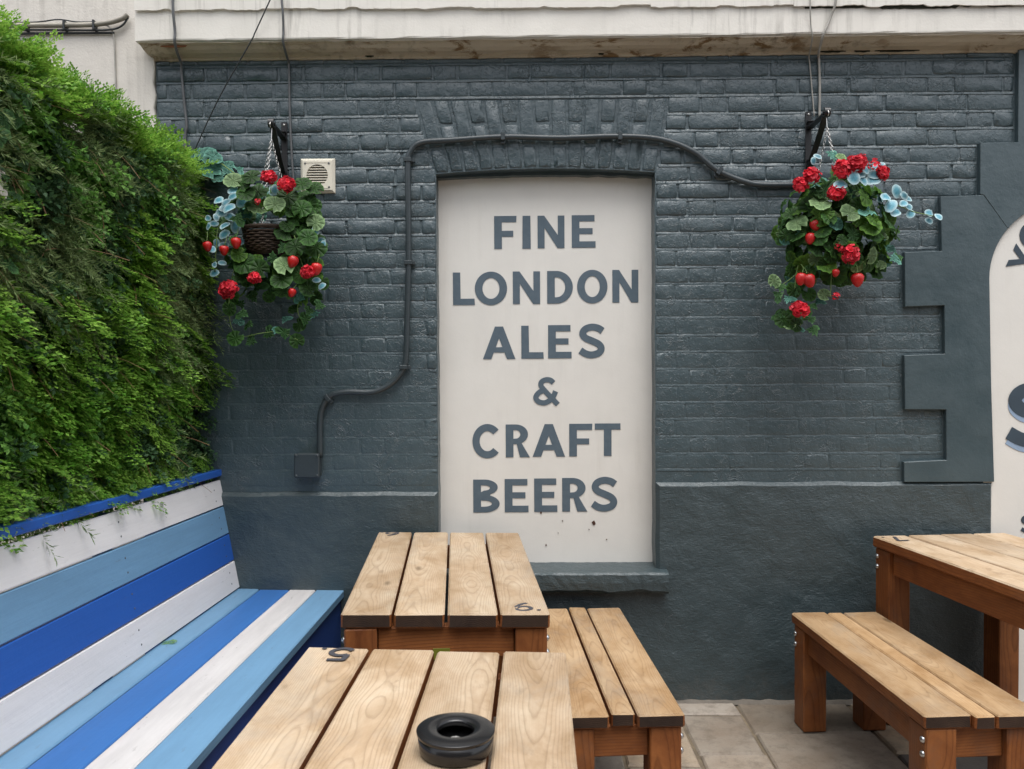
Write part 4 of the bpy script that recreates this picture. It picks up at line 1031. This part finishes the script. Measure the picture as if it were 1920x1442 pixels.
for k in range(7200):
    y = nr.uniform(-2.5, -.015); zt = topz(y); z = nr.uniform(1.055, zt) if nr.random() < .85 else nr.uniform(zt - .22, zt)
    if y < -1.75 and nr.random() < .35: continue
    dd = [((y - a) ** 2 + (z - b_) ** 2 * .7 + nr.uniform(0, .012), c) for a, b_, c in patches]; kind = min(dd)[1]
    bulge = .05 * fbm(y, z * .75, 5.5, 2.0) + .03 * fbm(y, z, 14, 7.0)
    x = -1.475 + bulge - nr.uniform(0, .05)
    e = max(0, (z - (zt - .10)) / .10)
    x -= .05 * e * e
    d = np.array([.75 + nr.uniform(-.2, .2), nr.uniform(-.55, .35), -.42 + .8 * e * nr.uniform(.5, 1.3) + nr.uniform(-.5, .5)])
    if nr.random() < .12: kind = 'dkbox'
    up = np.array([.7, nr.uniform(-.3, .3), .7])
    sc = nr.uniform(.6, 1.35) * (.9 if e > .3 else 1)
    P = np.array([x, min(y, -.02), z])
    if y > -.10: d[1] = -abs(d[1]) * .6
    put(kind, P, d, up, sc)
    if nr.random() < .09: put('twig', P, d + nr.uniform(-.6, .6, 3), up, nr.uniform(.9, 1.4))
for k in range(900):                        # top fringe
    y = nr.uniform(-2.5, -.03); zt = topz(y)
    P = np.array([nr.uniform(-1.55, -1.42), y, zt - nr.uniform(.0, .05)])
    d = np.array([nr.uniform(-.1, .9), nr.uniform(-.6, .3), nr.uniform(.15, 1.0)])
    put('fern' if nr.random() < .7 else 'box', P, d, np.array([0.2, nr.uniform(-.3, .3), 1]), nr.uniform(.45, 1.0))
for k in range(260):                        # sprays spilling over the bench cap
    y = nr.uniform(-2.4, -.05)
    P = np.array([nr.uniform(-1.46, -1.40), y, nr.uniform(1.04, 1.12)])
    put('fern' if nr.random() < .7 else 'box', P, np.array([.6, nr.uniform(-.6, .5), nr.uniform(-.9, -.1)]), np.array([.6, 0, .8]), nr.uniform(.45, .8))
names = {'fern': 'fern_foliage', 'box': 'boxwood_foliage', 'rose': 'rosemary_foliage', 'dkbox': 'dark_foliage', 'twig': 'twigs'}
for kind, L_ in bins.items():
    A = np.concatenate(L_).astype(np.float32); n = len(A)
    A[:, 1] = np.minimum(A[:, 1], -.016 - .02 * np.abs(np.sin(np.arange(n))))
    # nothing sinks into the bench cap
    me = bpy.data.meshes.new(names[kind]); me.vertices.add(n); me.vertices.foreach_set('co', (A - np.array(hd.location)).astype(np.float32).ravel())
    me.loops.add(n); me.loops.foreach_set('vertex_index', np.arange(n, dtype=np.int32))
    me.polygons.add(n // 4); me.polygons.foreach_set('loop_start', np.arange(0, n, 4, dtype=np.int32)); me.polygons.foreach_set('loop_total', np.full(n // 4, 4, np.int32))
    me.update(calc_edges=True); me.validate()
    o = link(names[kind], me, M[kind if kind != 'twig' else 'twig'], hd); o['kind'] = 'stuff'

# ---- single leaves (baskets, ivy): mesh with 'rad' and 'vein' attributes
def leafmesh(name, outline, mat, cup=.12, ruffle=.04, seed=0, lobes=5):
    r2 = random.Random(seed); n = len(outline); V = [(0, 0, 0)]; rad = [0.0]; vein = [1.0]
    for ring in (.55, 1.0):
        for i, (x, y) in enumerate(outline):
            rr = math.hypot(x, y); z = -cup * ring * ring * rr * rr + .22 * abs(y) * ring + ruffle * 1.5 * ring * r2.uniform(-1, 1) * (1 if ring == 1 else .4) + (.05 if i % 2 == 0 else -.02) * ring * ring
            V.append((x * ring, y * ring, z)); rad.append(ring * .98); vein.append(.55 if (i % 2 == 0 and ring < .9) else 0.0)
    F = [[0, 1 + i, 1 + (i + 1) % n] for i in range(n)] + [[1 + i, 1 + n + i, 1 + n + (i + 1) % n, 1 + (i + 1) % n] for i in range(n)]
    me = meshd(name, V, F, True)
    for nm, dat in (('rad', rad), ('vein', vein)):
        a = me.attributes.new(nm, 'FLOAT', 'POINT'); a.data.foreach_set('value', dat)
    me.materials.append(mat); return me
def o_round(n=20, notch=True):
    out = []
    for i in range(n):
        a = 2 * math.pi * i / n; r_ = 1 + .025 * (1 if i % 2 else -1)
        if notch and i == 0: r_ = .45
        out.append((r_ * math.cos(a), r_ * math.sin(a)))
    return out
def o_ivy():
    L_ = [(0, .42), (22, .75), (40, .62), (62, 1.0), (85, .60), (105, .66), (120, .50), (150, 1.02), (180, 1.28), (210, 1.02), (240, .50), (255, .66), (275, .60), (298, 1.0), (320, .62), (338, .75)]
    return [(r_ * math.cos(R(a)), r_ * math.sin(R(a))) for a, r_ in L_]
def o_oval(n=12): return [(math.cos(2 * math.pi * i / n) * 1.0, .74 * math.sin(2 * math.pi * i / n)) for i in range(n)]
LM = {'gery': [leafmesh('leaf', o_round(), M['gery'], .22, .09, 70 + k) for k in range(3)], 'ger': [leafmesh('leaf', o_round(), M['ger'], .18, .07, k) for k in range(4)], 'pale': [leafmesh('leaf', o_round(), M['gerpale'], .1, .05, 10 + k) for k in range(3)],
      'ivy': [leafmesh('leaf', o_ivy(), M['ivy'], .22, .07, 20 + k) for k in range(4)], 'teal': [leafmesh('leaf', o_oval(), M['teal'], .2, .05, 30 + k) for k in range(4)],
      'tl': [leafmesh('leaf', o_ivy(), M['teal_leaf'], .2, .06, 40 + k) for k in range(3)], 'tround': [leafmesh('leaf', o_round(14), M['teal_leaf'], .15, .08, 50 + k) for k in range(3)]}
lr = random.Random(17)
def leaf(kind, parent, p, nrm, size, spin=None):
    me = lr.choice(LM[kind]); o = bpy.data.objects.new('leaf', me); COL.objects.link(o); o.parent = parent
    q = Vector(nrm).normalized().to_track_quat('Z', 'Y').to_matrix().to_4x4()
    o.matrix_basis = Matrix.Translation(p) @ q @ Matrix.Rotation(lr.uniform(0, 6.28) if spin is None else spin, 4, 'Z') @ Matrix.Diagonal((size, size * lr.uniform(.85, 1.1), size, 1))
    return o
# larger leaves growing out of the hedge
for k in range(16):
    y, z = lr.uniform(-1.62, -1.36), lr.choice([lr.uniform(1.75, 1.95), lr.uniform(1.55, 1.9), lr.uniform(2.0, 2.2)])
    leaf('ivy', hd, Vector((-1.365 + lr.uniform(-.03, .01), y, z)) - hd.location, (1, lr.uniform(-.9, .1), lr.uniform(.0, 1)), lr.uniform(.022, .034))
for k in range(60):
    y, z = (lr.uniform(-.5, -.2), lr.uniform(1.65, 2.0)) if k < 20 else (lr.uniform(-1.6, -.1), lr.uniform(1.15, 2.2))
    leaf('ivy', hd, Vector((-1.365 + lr.uniform(-.04, .0), y, z)) - hd.location, (1, lr.uniform(-.9, .1), lr.uniform(.0, 1)), lr.uniform(.014, .022))
for x, z, s_, kd in ((-1.43, 2.425, .040, 'tl'), (-1.385, 2.435, .055, 'tl'), (-1.42, 2.38, .042, 'tround'), (-1.35, 2.355, .050, 'tround'), (-1.29, 2.385, .055, 'tl'), (-1.335, 2.42, .04, 'tround'), (-1.27, 2.34, .04, 'tl'), (-1.31, 2.33, .035, 'tround'), (-1.455, 2.36, .04, 'tround'), (-1.22, 2.365, .03, 'tl'), (-1.245, 2.31, .03, 'tround')):
    leaf(kd, hd, Vector((x, -.10 + lr.uniform(-.04, .03), z - .02)) - hd.location, (lr.uniform(-.2, .5), -.8, lr.uniform(.3, .9)), s_)
for P in ([(-1.46, -.10, 2.30), (-1.40, -.11, 2.37), (-1.33, -.11, 2.385), (-1.26, -.11, 2.34), (-1.21, -.12, 2.30)],):
    tube('vine_stem', [Vector(p) - hd.location for p in P], .003, M['stem'], hd, seg=5)
pq = boxobj('plaque', (.012, .13, .085), (-1.385, -1.45, 1.990), M['plaque'], None, c=.002, rot=(R(-14), R(-12), R(8)))
tag(pq, 'small off-white plaque half buried in the hedge', 'plaque')

# ================================================================== brackets and hanging baskets
def bracket(label, x, zt, zb, ax, az, ay):
    b = empty('basket_bracket', (x, 0, (zt + zb) / 2)); tag(b, label, 'bracket', 'iron basket brackets')
    L0 = b.location
    bar = lambda P, w_, th, nm: None
    boxobj('back_plate', (.026, .007, zt - zb), (0, -.0095, 0), M['iron'], b, c=.0015)
    def strap(nm, P, wd=.024, th=.006):
        P = [Vector(p) for p in P]; V = []; F = []
        for i, p in enumerate(P):
            t = (P[min(i + 1, len(P) - 1)] - P[max(i - 1, 0)]).normalized(); side = Vector((t.y, -t.x, 0))
            side = Vector((1, 0, 0)) - t * t.x; side.normalize(); n = t.cross(side)
            for a, c in ((-1, -1), (1, -1), (1, 1), (-1, 1)): V.append(p + side * wd / 2 * a + n * th / 2 * c)
        for i in range(len(P) - 1):
            for k in range(4): F.append([i * 4 + k, i * 4 + (k + 1) % 4, (i + 1) * 4 + (k + 1) % 4, (i + 1) * 4 + k])
        F += [[0, 1, 2, 3], [(len(P) - 1) * 4 + k for k in (3, 2, 1, 0)]]
        V = [v - L0 for v in V]; return link(nm, meshd(nm, V, F), M['iron'], b)
    dx = ax - x
    def scroll(cx_, cy_, cz_, r_, a0, a1):
        return [Vector((cx_, cy_ - 0 + math.cos(R(a0 + (a1 - a0) * k / 14)) * r_ * (1 - .35 * k / 14), cz_ + math.sin(R(a0 + (a1 - a0) * k / 14)) * r_ * (1 - .35 * k / 14))) for k in range(15)]
    zA = zt - .075
    arm0 = Vector((x + dx * .1, -.015, zA)); arm1 = Vector((ax, ay, az))
    d = (arm1 - arm0); P = [arm0 + d * k / 8 for k in range(9)]
    strap('arm', P); sc_ = scroll(ax, ay - .002, az - .018 + .018, .018, 90, 400); strap('arm_scroll', [p + Vector((0, 0, -.018 + .018)) for p in sc_])
    b0 = Vector((x + dx * .1, -.015, zb + .015)); b1_ = Vector((ax - dx * .08, ay * .92, az - .012)); d = b1_ - b0
    strap('brace', [b0 + d * k / 8 + Vector((0, -.012 * math.sin(math.pi * k / 8), 0)) for k in range(9)])
    strap('scroll', scroll(x, -.030, zA + .015, .019, 180, 500)); strap('scroll', scroll(x, -.030, zb + .03, .017, 180, 500))
    for z in (zt - .013, zb + .008):
        V, F = lathe([(.005, 0), (.005, .002), (.002, .004)], 8); link('screw', meshd('screw', V, F), M['chain'], b, (0, -.013, z - L0.z), (R(90), 0, 0))
    return b
bracket('black iron wall bracket beside the cream vent', -1.040, 2.565, 2.300, -1.040, 2.505, -.185)
bracket('black iron wall bracket below the pale cable', 1.253, 2.590, 2.335, 1.253, 2.520, -.215)
def chainmesh(p0, p1, link_l=.016, r_=.0012, wd=.0045):
    p0, p1 = Vector(p0), Vector(p1); d = p1 - p0; n = max(2, int(d.length / (link_l * .78))); parts = []
    t = d.normalized(); a = t.orthogonal().normalized(); b_ = t.cross(a)
    for k in range(n):
        c = p0 + d * (k + .5) / n; s = a if k % 2 else b_
        P = [c + t * (link_l / 2) * math.cos(q * math.pi / 4) + s * wd * math.sin(q * math.pi / 4) for q in range(9)]
        parts.append(tubed(P, r_, 4))
    return merge(parts)
def flower(parent, p, r_, seed):
    """geranium head: a dome of ruffled petals"""
    q = random.Random(seed); V = []; F = []
    np_ = 18 if r_ < .025 else 70
    for k in range(np_):
        a = k * 2.39996; zz = 1 - 1.5 * (k + .5) / np_; rr = math.sqrt(max(0, 1 - zz * zz)); n = Vector((rr * math.cos(a), rr * math.sin(a), zz))
        n = (n + Vector((q.uniform(-.2, .2), q.uniform(-.2, .2), q.uniform(-.2, .2)))).normalized()
        c = n * r_ * q.uniform(.55, .95); t = n.orthogonal().normalized(); t.rotate(Matrix.Rotation(q.uniform(0, 6.28), 3, n)); b_ = n.cross(t); s = r_ * q.uniform(.26, .42)
        o = len(V); V.append(c)
        for j in range(7):
            an = 2 * math.pi * j / 7; V.append(c + (t * math.cos(an) + b_ * math.sin(an)) * s * q.uniform(.8, 1.15) + n * (r_ * q.uniform(.05, .32)))
        F += [[o, o + 1 + j, o + 1 + (j + 1) % 7] for j in range(7)]
    V = [Vector((v[0] * 1.0, v[1] * (1 + .15 * math.sin(seed)), v[2] * .85)) + Vector((0, 0, r_ * .12 * mnoise.noise(Vector(v) * 40 + Vector((seed, 0, 0))))) for v in V]
    o = link('flower', meshd('flower', V, F), M['petal'], parent, p, (R(60 + q.uniform(-25, 15)), q.uniform(-.4, .4), q.uniform(-.4, .4)))
    return o
def berry(parent, p, r_, seed):
    q = random.Random(seed)
    V, F = lathe([(.001, -1.25 * r_), (.35 * r_, -1.12 * r_), (.68 * r_, -.72 * r_), (.92 * r_, -.15 * r_), (.98 * r_, .3 * r_), (.80 * r_, .68 * r_), (.4 * r_, .86 * r_), (.02, .86 * r_) if False else (.1 * r_, .88 * r_)], 14)
    o = link('strawberry', meshd('strawberry', V, F, True), M['berry'], parent, p, (q.uniform(-.3, .3), q.uniform(-.3, .3), 0))
    V = [(0, 0, 0)]; F = []
    for k in range(12):
        a = 2 * math.pi * k / 12; rr = r_ * (.95 if k % 2 else .35); V.append((rr * math.cos(a), rr * math.sin(a), r_ * (.10 if k % 2 else .03)))
    F = [[0, 1 + k, 1 + (k + 1) % 12] for k in range(12)]
    link('calyx', meshd('calyx', V, F), M['stem'], o, (0, 0, .9 * r_))
    tube('stalk', [(0, 0, .9 * r_), (.004, .01, r_ * 2), (.0, .03, r_ * 3.2)], .0011, M['stem'], o, seg=5, n=4)
def basket(label, cx_, cy_, cz_, hook, rb, bowl_dz, sig):
    b = empty('hanging_basket', (cx_, cy_, cz_)); tag(b, label, 'flower basket', 'hanging flower baskets')
    C = Vector((cx_, cy_, cz_)); bz = bowl_dz
    # woven bowl: wavy rings round uprights
    parts = []
    for k in range(13):
        f_ = k / 12; a = R(8 + 78 * f_); z = bz + .045 - rb * .95 * math.sin(R(80) * (1 - f_)) ; rr = rb * (.55 + .45 * math.sin(R(90) * f_) ** .8)
        P = [((rr + .0035 * (1 if (j + k) % 2 else -1)) * math.cos(2 * math.pi * j / 28), (rr + .0035 * (1 if (j + k) % 2 else -1)) * math.sin(2 * math.pi * j / 28), z) for j in range(29)]
        parts.append(tubed([Vector(p) for p in P], .0046, 5))
    link('wicker_bowl', meshd('wicker_bowl', *merge(parts), smooth=True), M['wicker'], b)
    V, F = lathe([(rb * .5, bz + .040 - rb * .95), (rb * .80, bz - .01), (rb * .93, bz + .04)], 24); link('liner', meshd('liner', V, F, True), M['dark'], b)
    P = [((rb + .002) * math.cos(2 * math.pi * j / 28), (rb + .002) * math.sin(2 * math.pi * j / 28), bz + .052) for j in range(29)]
    link('rim', meshd('rim', *tubed([Vector(p) for p in P], .008, 6), smooth=True), M['wicker'], b)
    hk = Vector(hook) - C
    tube('hook', [hk + Vector((0, -.010, -.004)), hk + Vector((0, -.016, .008)), hk + Vector((0, -.004, .022)), hk + Vector((0, .010, .012)), hk + Vector((0, .006, -.020)), hk + Vector((0, .0, -.055))], .0019, M['chain'], b, seg=6)
    top = hk + Vector((0, 0, -.050))
    for a in (30, 150, 270):
        link('chain', meshd('chain', *chainmesh(top, (rb * math.cos(R(a)), rb * math.sin(R(a)), bz + .055)), smooth=True), M['chain'], b)
    return b
def out_n(p, jit=.5): return Vector((p[0] * 2.2 + lr.uniform(-jit, jit), -.9 + lr.uniform(-jit, jit) * .6, p[1] * .6 + .55 + lr.uniform(-jit, jit)))
LB = basket('hanging basket beside the hedge with bare wicker bowl, strawberries and trailing ivy', -1.048, -.20, 2.030, (-1.040, -.195, 2.488), .105, -.02, 1)
for x, z, *k in [(-.033, .222), (-.056, .155), (-.02, .109, 1), (.064, .109, 1), (.153, .206), (.16, .1), (.178, .011), (.138, -.056), (.215, .044, 1), (.193, -.022), (.093, .011), (.127, .067), (-.073, .2), (-.113, .211, 1), (.093, -.133, 1), (.149, -.167), (.082, -.189), (-.073, -.122), (-.007, -.144), (.182, -.222), (-.095, -.167), (.215, -.056), (.10, .15), (.06, .19), (-.02, .17)]:
    leaf('pale' if k else 'ger', LB, (x, -.10 + lr.uniform(-.03, .05) - (.02 if k else 0), z), Vector((x * .8 + lr.uniform(-.25, .25), -1, .35 + lr.uniform(-.3, .4))), lr.uniform(.036, .047))
for k in range(52):
    a = lr.uniform(0, 6.28); x, z = lr.uniform(-.08, .20), lr.uniform(-.20, -.10) if k < 16 else lr.uniform(-.05, .2)
    if k >= 16: x = lr.uniform(.08, .20)
    leaf('ger', LB, (x, lr.uniform(-.08, .10), z), out_n((x, z)), lr.uniform(.028, .042))
for k in range(30):
    x, z = lr.uniform(-.15, .19), lr.uniform(-.27, -.09); leaf(lr.choice(['ger', 'ger', 'gery', 'ivy']), LB, (x, lr.uniform(-.02, .11), z), out_n((x, z), .8), lr.uniform(.026, .042))
for x, z in ((-.10, .06), (-.115, -.02), (-.095, -.085), (.085, -.06), (.10, .03), (.075, .085), (-.06, .10), (-.03, -.105), (.04, -.10), (-.075, -.11), (.02, .125)):
    leaf(lr.choice(['ger', 'gery', 'ivy']), LB, (x, -.10 + lr.uniform(-.02, .02), z), Vector((x * 2 + lr.uniform(-.4, .4), -1, lr.uniform(-.1, .7))), lr.uniform(.026, .038))
for k in range(34):
    x, z = (lr.uniform(-.20, -.09), lr.uniform(-.14, .16)) if k < 22 else (lr.uniform(.09, .20), lr.uniform(-.15, .1)); leaf(lr.choice(['ger', 'ivy', 'gery', 'ger']), LB, (x, lr.uniform(-.05, .06), z), out_n((x, z), .8), lr.uniform(.024, .038))
for k in range(22):
    x, z = lr.uniform(-.13, .12), lr.uniform(.06, .19); leaf(lr.choice(['ger', 'tround', 'ger']), LB, (x, lr.uniform(-.03, .12), z), out_n((x, z)), lr.uniform(.03, .042))
for x, z in [(-.24, .073), (-.206, .078), (-.229, .038), (-.202, .044), (-.14, .162), (-.107, .171), (-.162, .111), (-.129, .1), (-.173, .133), (-.095, .133), (-.151, .033), (-.122, .038), (-.162, 0), (-.206, -.029), (-.14, -.022), (-.113, -.022), (-.173, -.038), (-.211, -.06), (-.202, -.122), (-.184, -.111), (-.211, -.155), (.226, -.022), (.242, -.044), (.215, .011), (.027, .189), (.049, .178), (.233, -.211), (.215, -.189), (-.145, .075), (-.175, .09), (-.15, .13)]:
    leaf('teal', LB, (x, -.07 + lr.uniform(-.05, .04), z), Vector((lr.uniform(-.5, .3), -1, lr.uniform(-.1, .8))), lr.uniform(.016, .022) if x < -.18 or x > .2 else lr.uniform(.022, .031))
for x, z in [(-.162, -.411), (-.129, -.422), (-.073, -.433), (-.007, -.4), (.038, -.389), (.071, -.4), (.115, -.433), (.127, -.366), (.1, -.3), (.138, -.255), (.193, -.255), (.215, -.289), (.182, -.322), (-.14, -.344), (-.095, -.322), (.093, -.233), (.127, -.2), (-.073, -.366), (.16, -.344), (-.173, -.222), (-.118, -.278), (.071, -.344), (.171, -.311), (-.15, -.30), (-.16, -.25)]:
    leaf(lr.choice(['ivy', 'ivy', 'tl', 'ger']), LB, (x, -.03 + lr.uniform(-.04, .04), z), Vector((lr.uniform(-.6, .6), -1, lr.uniform(-.2, .9))), lr.uniform(.024, .036))
for P in ([(-.09, 0, 0), (-.15, -.02, -.15), (-.165, -.03, -.32), (-.13, -.03, -.41), (-.03, -.03, -.40), (.05, -.03, -.395), (.12, -.03, -.43)], [(.09, 0, 0), (.15, -.03, -.16), (.12, -.03, -.30), (.15, -.03, -.37)], [(.08, -.02, .04), (.13, -.09, -.02), (.127, -.10, -.11)], [(-.06, 0, .08), (-.18, -.06, .05), (-.20, -.07, -.06), (-.205, -.07, -.15)], [(.1, -.03, .0), (.2, -.06, -.04), (.222, -.08, -.14)]):
    tube('vine_stem', P, .0020, M['stem'], LB, seg=5)
for x, z, r_ in [(.038, .218, 18), (.109, .189, 20), (-.129, -.229, 22), (-.024, -.184, 16), (.189, -.16, 18), (-.007, .122, 8)]: flower(LB, (x, -.13, z), r_ * .00160, int(x * 1000) + 500)
for x, z, r_ in [(-.102, -.038, 10), (-.218, -.051, 9), (-.151, -.067, 9), (.127, -.115, 11), (.222, -.144, 11), (.122, -.24, 8)]: berry(LB, (x, -.115, z), r_ * .00215, int(x * 1000) + 900)

RB = basket('full round hanging basket of red geraniums, green and pale blue leaves', 1.290, -.215, 2.045, (1.253, -.225, 2.505), .105, -.03, 2)
for k in range(340):
    a = lr.uniform(0, 6.283); zz = lr.uniform(-.95, 1); rr = math.sqrt(1 - zz * zz)
    d = Vector((rr * math.cos(a), rr * math.sin(a), zz))
    if d.y > .45: continue
    wx = .235 if d.x > 0 else .22
    p = Vector((d.x * wx, d.y * .17, d.z * .215 - .005)) * lr.uniform(.72, 1.08)
    kd = lr.choice(['ger', 'ger', 'ger', 'gery', 'gery', 'ivy', 'tround', 'pale'] if lr.random() < .8 else ['ger'])
    if d.x > .3 and d.z > .1 and lr.random() < .5: kd = lr.choice(['tround', 'tl', 'teal'])
    n = Vector((d.x + lr.uniform(-.8, .8), d.y - .45 + lr.uniform(-.5, .5), d.z * .5 + .35 + lr.uniform(-.7, .7)))
    leaf(kd, RB, p, n, lr.uniform(.022, .050) if kd != 'teal' else .025)
for k in range(16):
    t = lr.random(); leaf(lr.choice(['ger', 'ivy', 'ger', 'tl']), RB, (-.15 - .04 * t + lr.uniform(-.05, .06), -.06 + lr.uniform(-.04, .05), -.16 - .24 * t), Vector((lr.uniform(-.6, .6), -1, lr.uniform(-.2, .8))), lr.uniform(.026, .038))
for x, z in [(.011, .178), (.033, .189), (.06, .204), (.1, .189), (.095, .167), (0, .167), (.2, .129), (.244, .1), (.222, .078), (.255, .071), (.264, .042), (.349, .049), (.382, .033), (.353, .02), (-.133, .249), (-.122, .262), (.111, .222), (.133, .229), (.167, .067), (.144, .1), (-.044, .144), (.189, .044), (.225, .11), (.05, .165)]:
    leaf('teal', RB, (x, -.165 + abs(x) * .25 + lr.uniform(-.02, .02), z), Vector((lr.uniform(-.4, .4), -1, lr.uniform(0, .8))), lr.uniform(.017, .022) if abs(x) > .2 or z > .2 else lr.uniform(.024, .033))
for x, z in [(-.278, -.222), (-.244, -.244), (-.26, -.278), (-.211, -.389), (-.167, -.411), (-.133, -.377), (-.122, -.422), (-.111, -.322), (-.078, -.3), (-.244, -.355), (.211, -.133), (.238, -.122), (.167, -.155), (-.033, .289), (0, .278), (-.078, -.278), (-.189, -.266), (.22, -.09)]:
    leaf(lr.choice(['ivy', 'tl', 'ivy', 'pale']), RB, (x, -.06 + lr.uniform(-.04, .04), z), Vector((lr.uniform(-.6, .6), -1, lr.uniform(-.1, .9))), lr.uniform(.022, .034))
for P in ([(-.09, -.03, -.02), (-.17, -.06, -.15), (-.185, -.06, -.30), (-.16, -.06, -.40)], [(.12, -.05, .08), (.20, -.1, .075), (.28, -.09, .05), (.36, -.08, .035)], [(-.13, -.04, -.15), (-.2, -.05, -.21), (-.26, -.05, -.25)], [(-.04, -.08, -.12), (-.05, -.09, -.22), (-.056, -.1, -.28)]):
    tube('vine_stem', P, .0018, M['stem'], RB, seg=5)
for x, z, r_ in [(-.182, .155, 18), (-.144, .189, 20), (-.038, .204, 20), (.016, .222, 22), (.038, .24, 14), (-.056, .115, 20), (.095, .226, 14), (.131, .195, 16), (-.044, -.1, 12), (-.007, -.127, 20), (-.186, -.34, 22), (-.056, -.289, 9)]: flower(RB, (x, -.175 + abs(x) * .3, z), r_ * .00160, int(x * 1000) + 700)
for x, z, r_ in [(-.127, -.004, 10), (-.144, -.056, 10), (-.149, -.222, 12), (-.178, -.215, 11), (.033, -.222, 12), (-.051, -.195, 7)]: berry(RB, (x, -.15 + abs(x) * .2, z), r_ * .00215, int(x * 1000) + 1200)

# ================================================================== litter
def sprig(name, loc, label, seed, sc):
    T = t_fern(seed) * sc; V = [tuple(v * np.array([1, 1, .25]) + np.array([0, 0, .006])) for v in T]; F = [[i, i + 1, i + 2, i + 3] for i in range(0, len(V), 4)]
    o = link(name, meshd(name, V, F), M['fern'], None, loc, (0, 0, R(200))); tag(o, label, 'sprig')
sprig('fallen_sprig', (-1.205, -.76, .524), 'small green sprig fallen on the striped seat', 3, .42)
V, F, _ = cbox(.05, .07, .004, c=.001, jit=.004)
o = link('paper_scrap', meshd('paper_scrap', V, F), M['paper'], None, (-.70, -1.12, .006), (0, 0, R(25))); tag(o, 'crumpled pale paper scrap on the ground between bench and table', 'litter')
print('objects', len(bpy.data.objects))
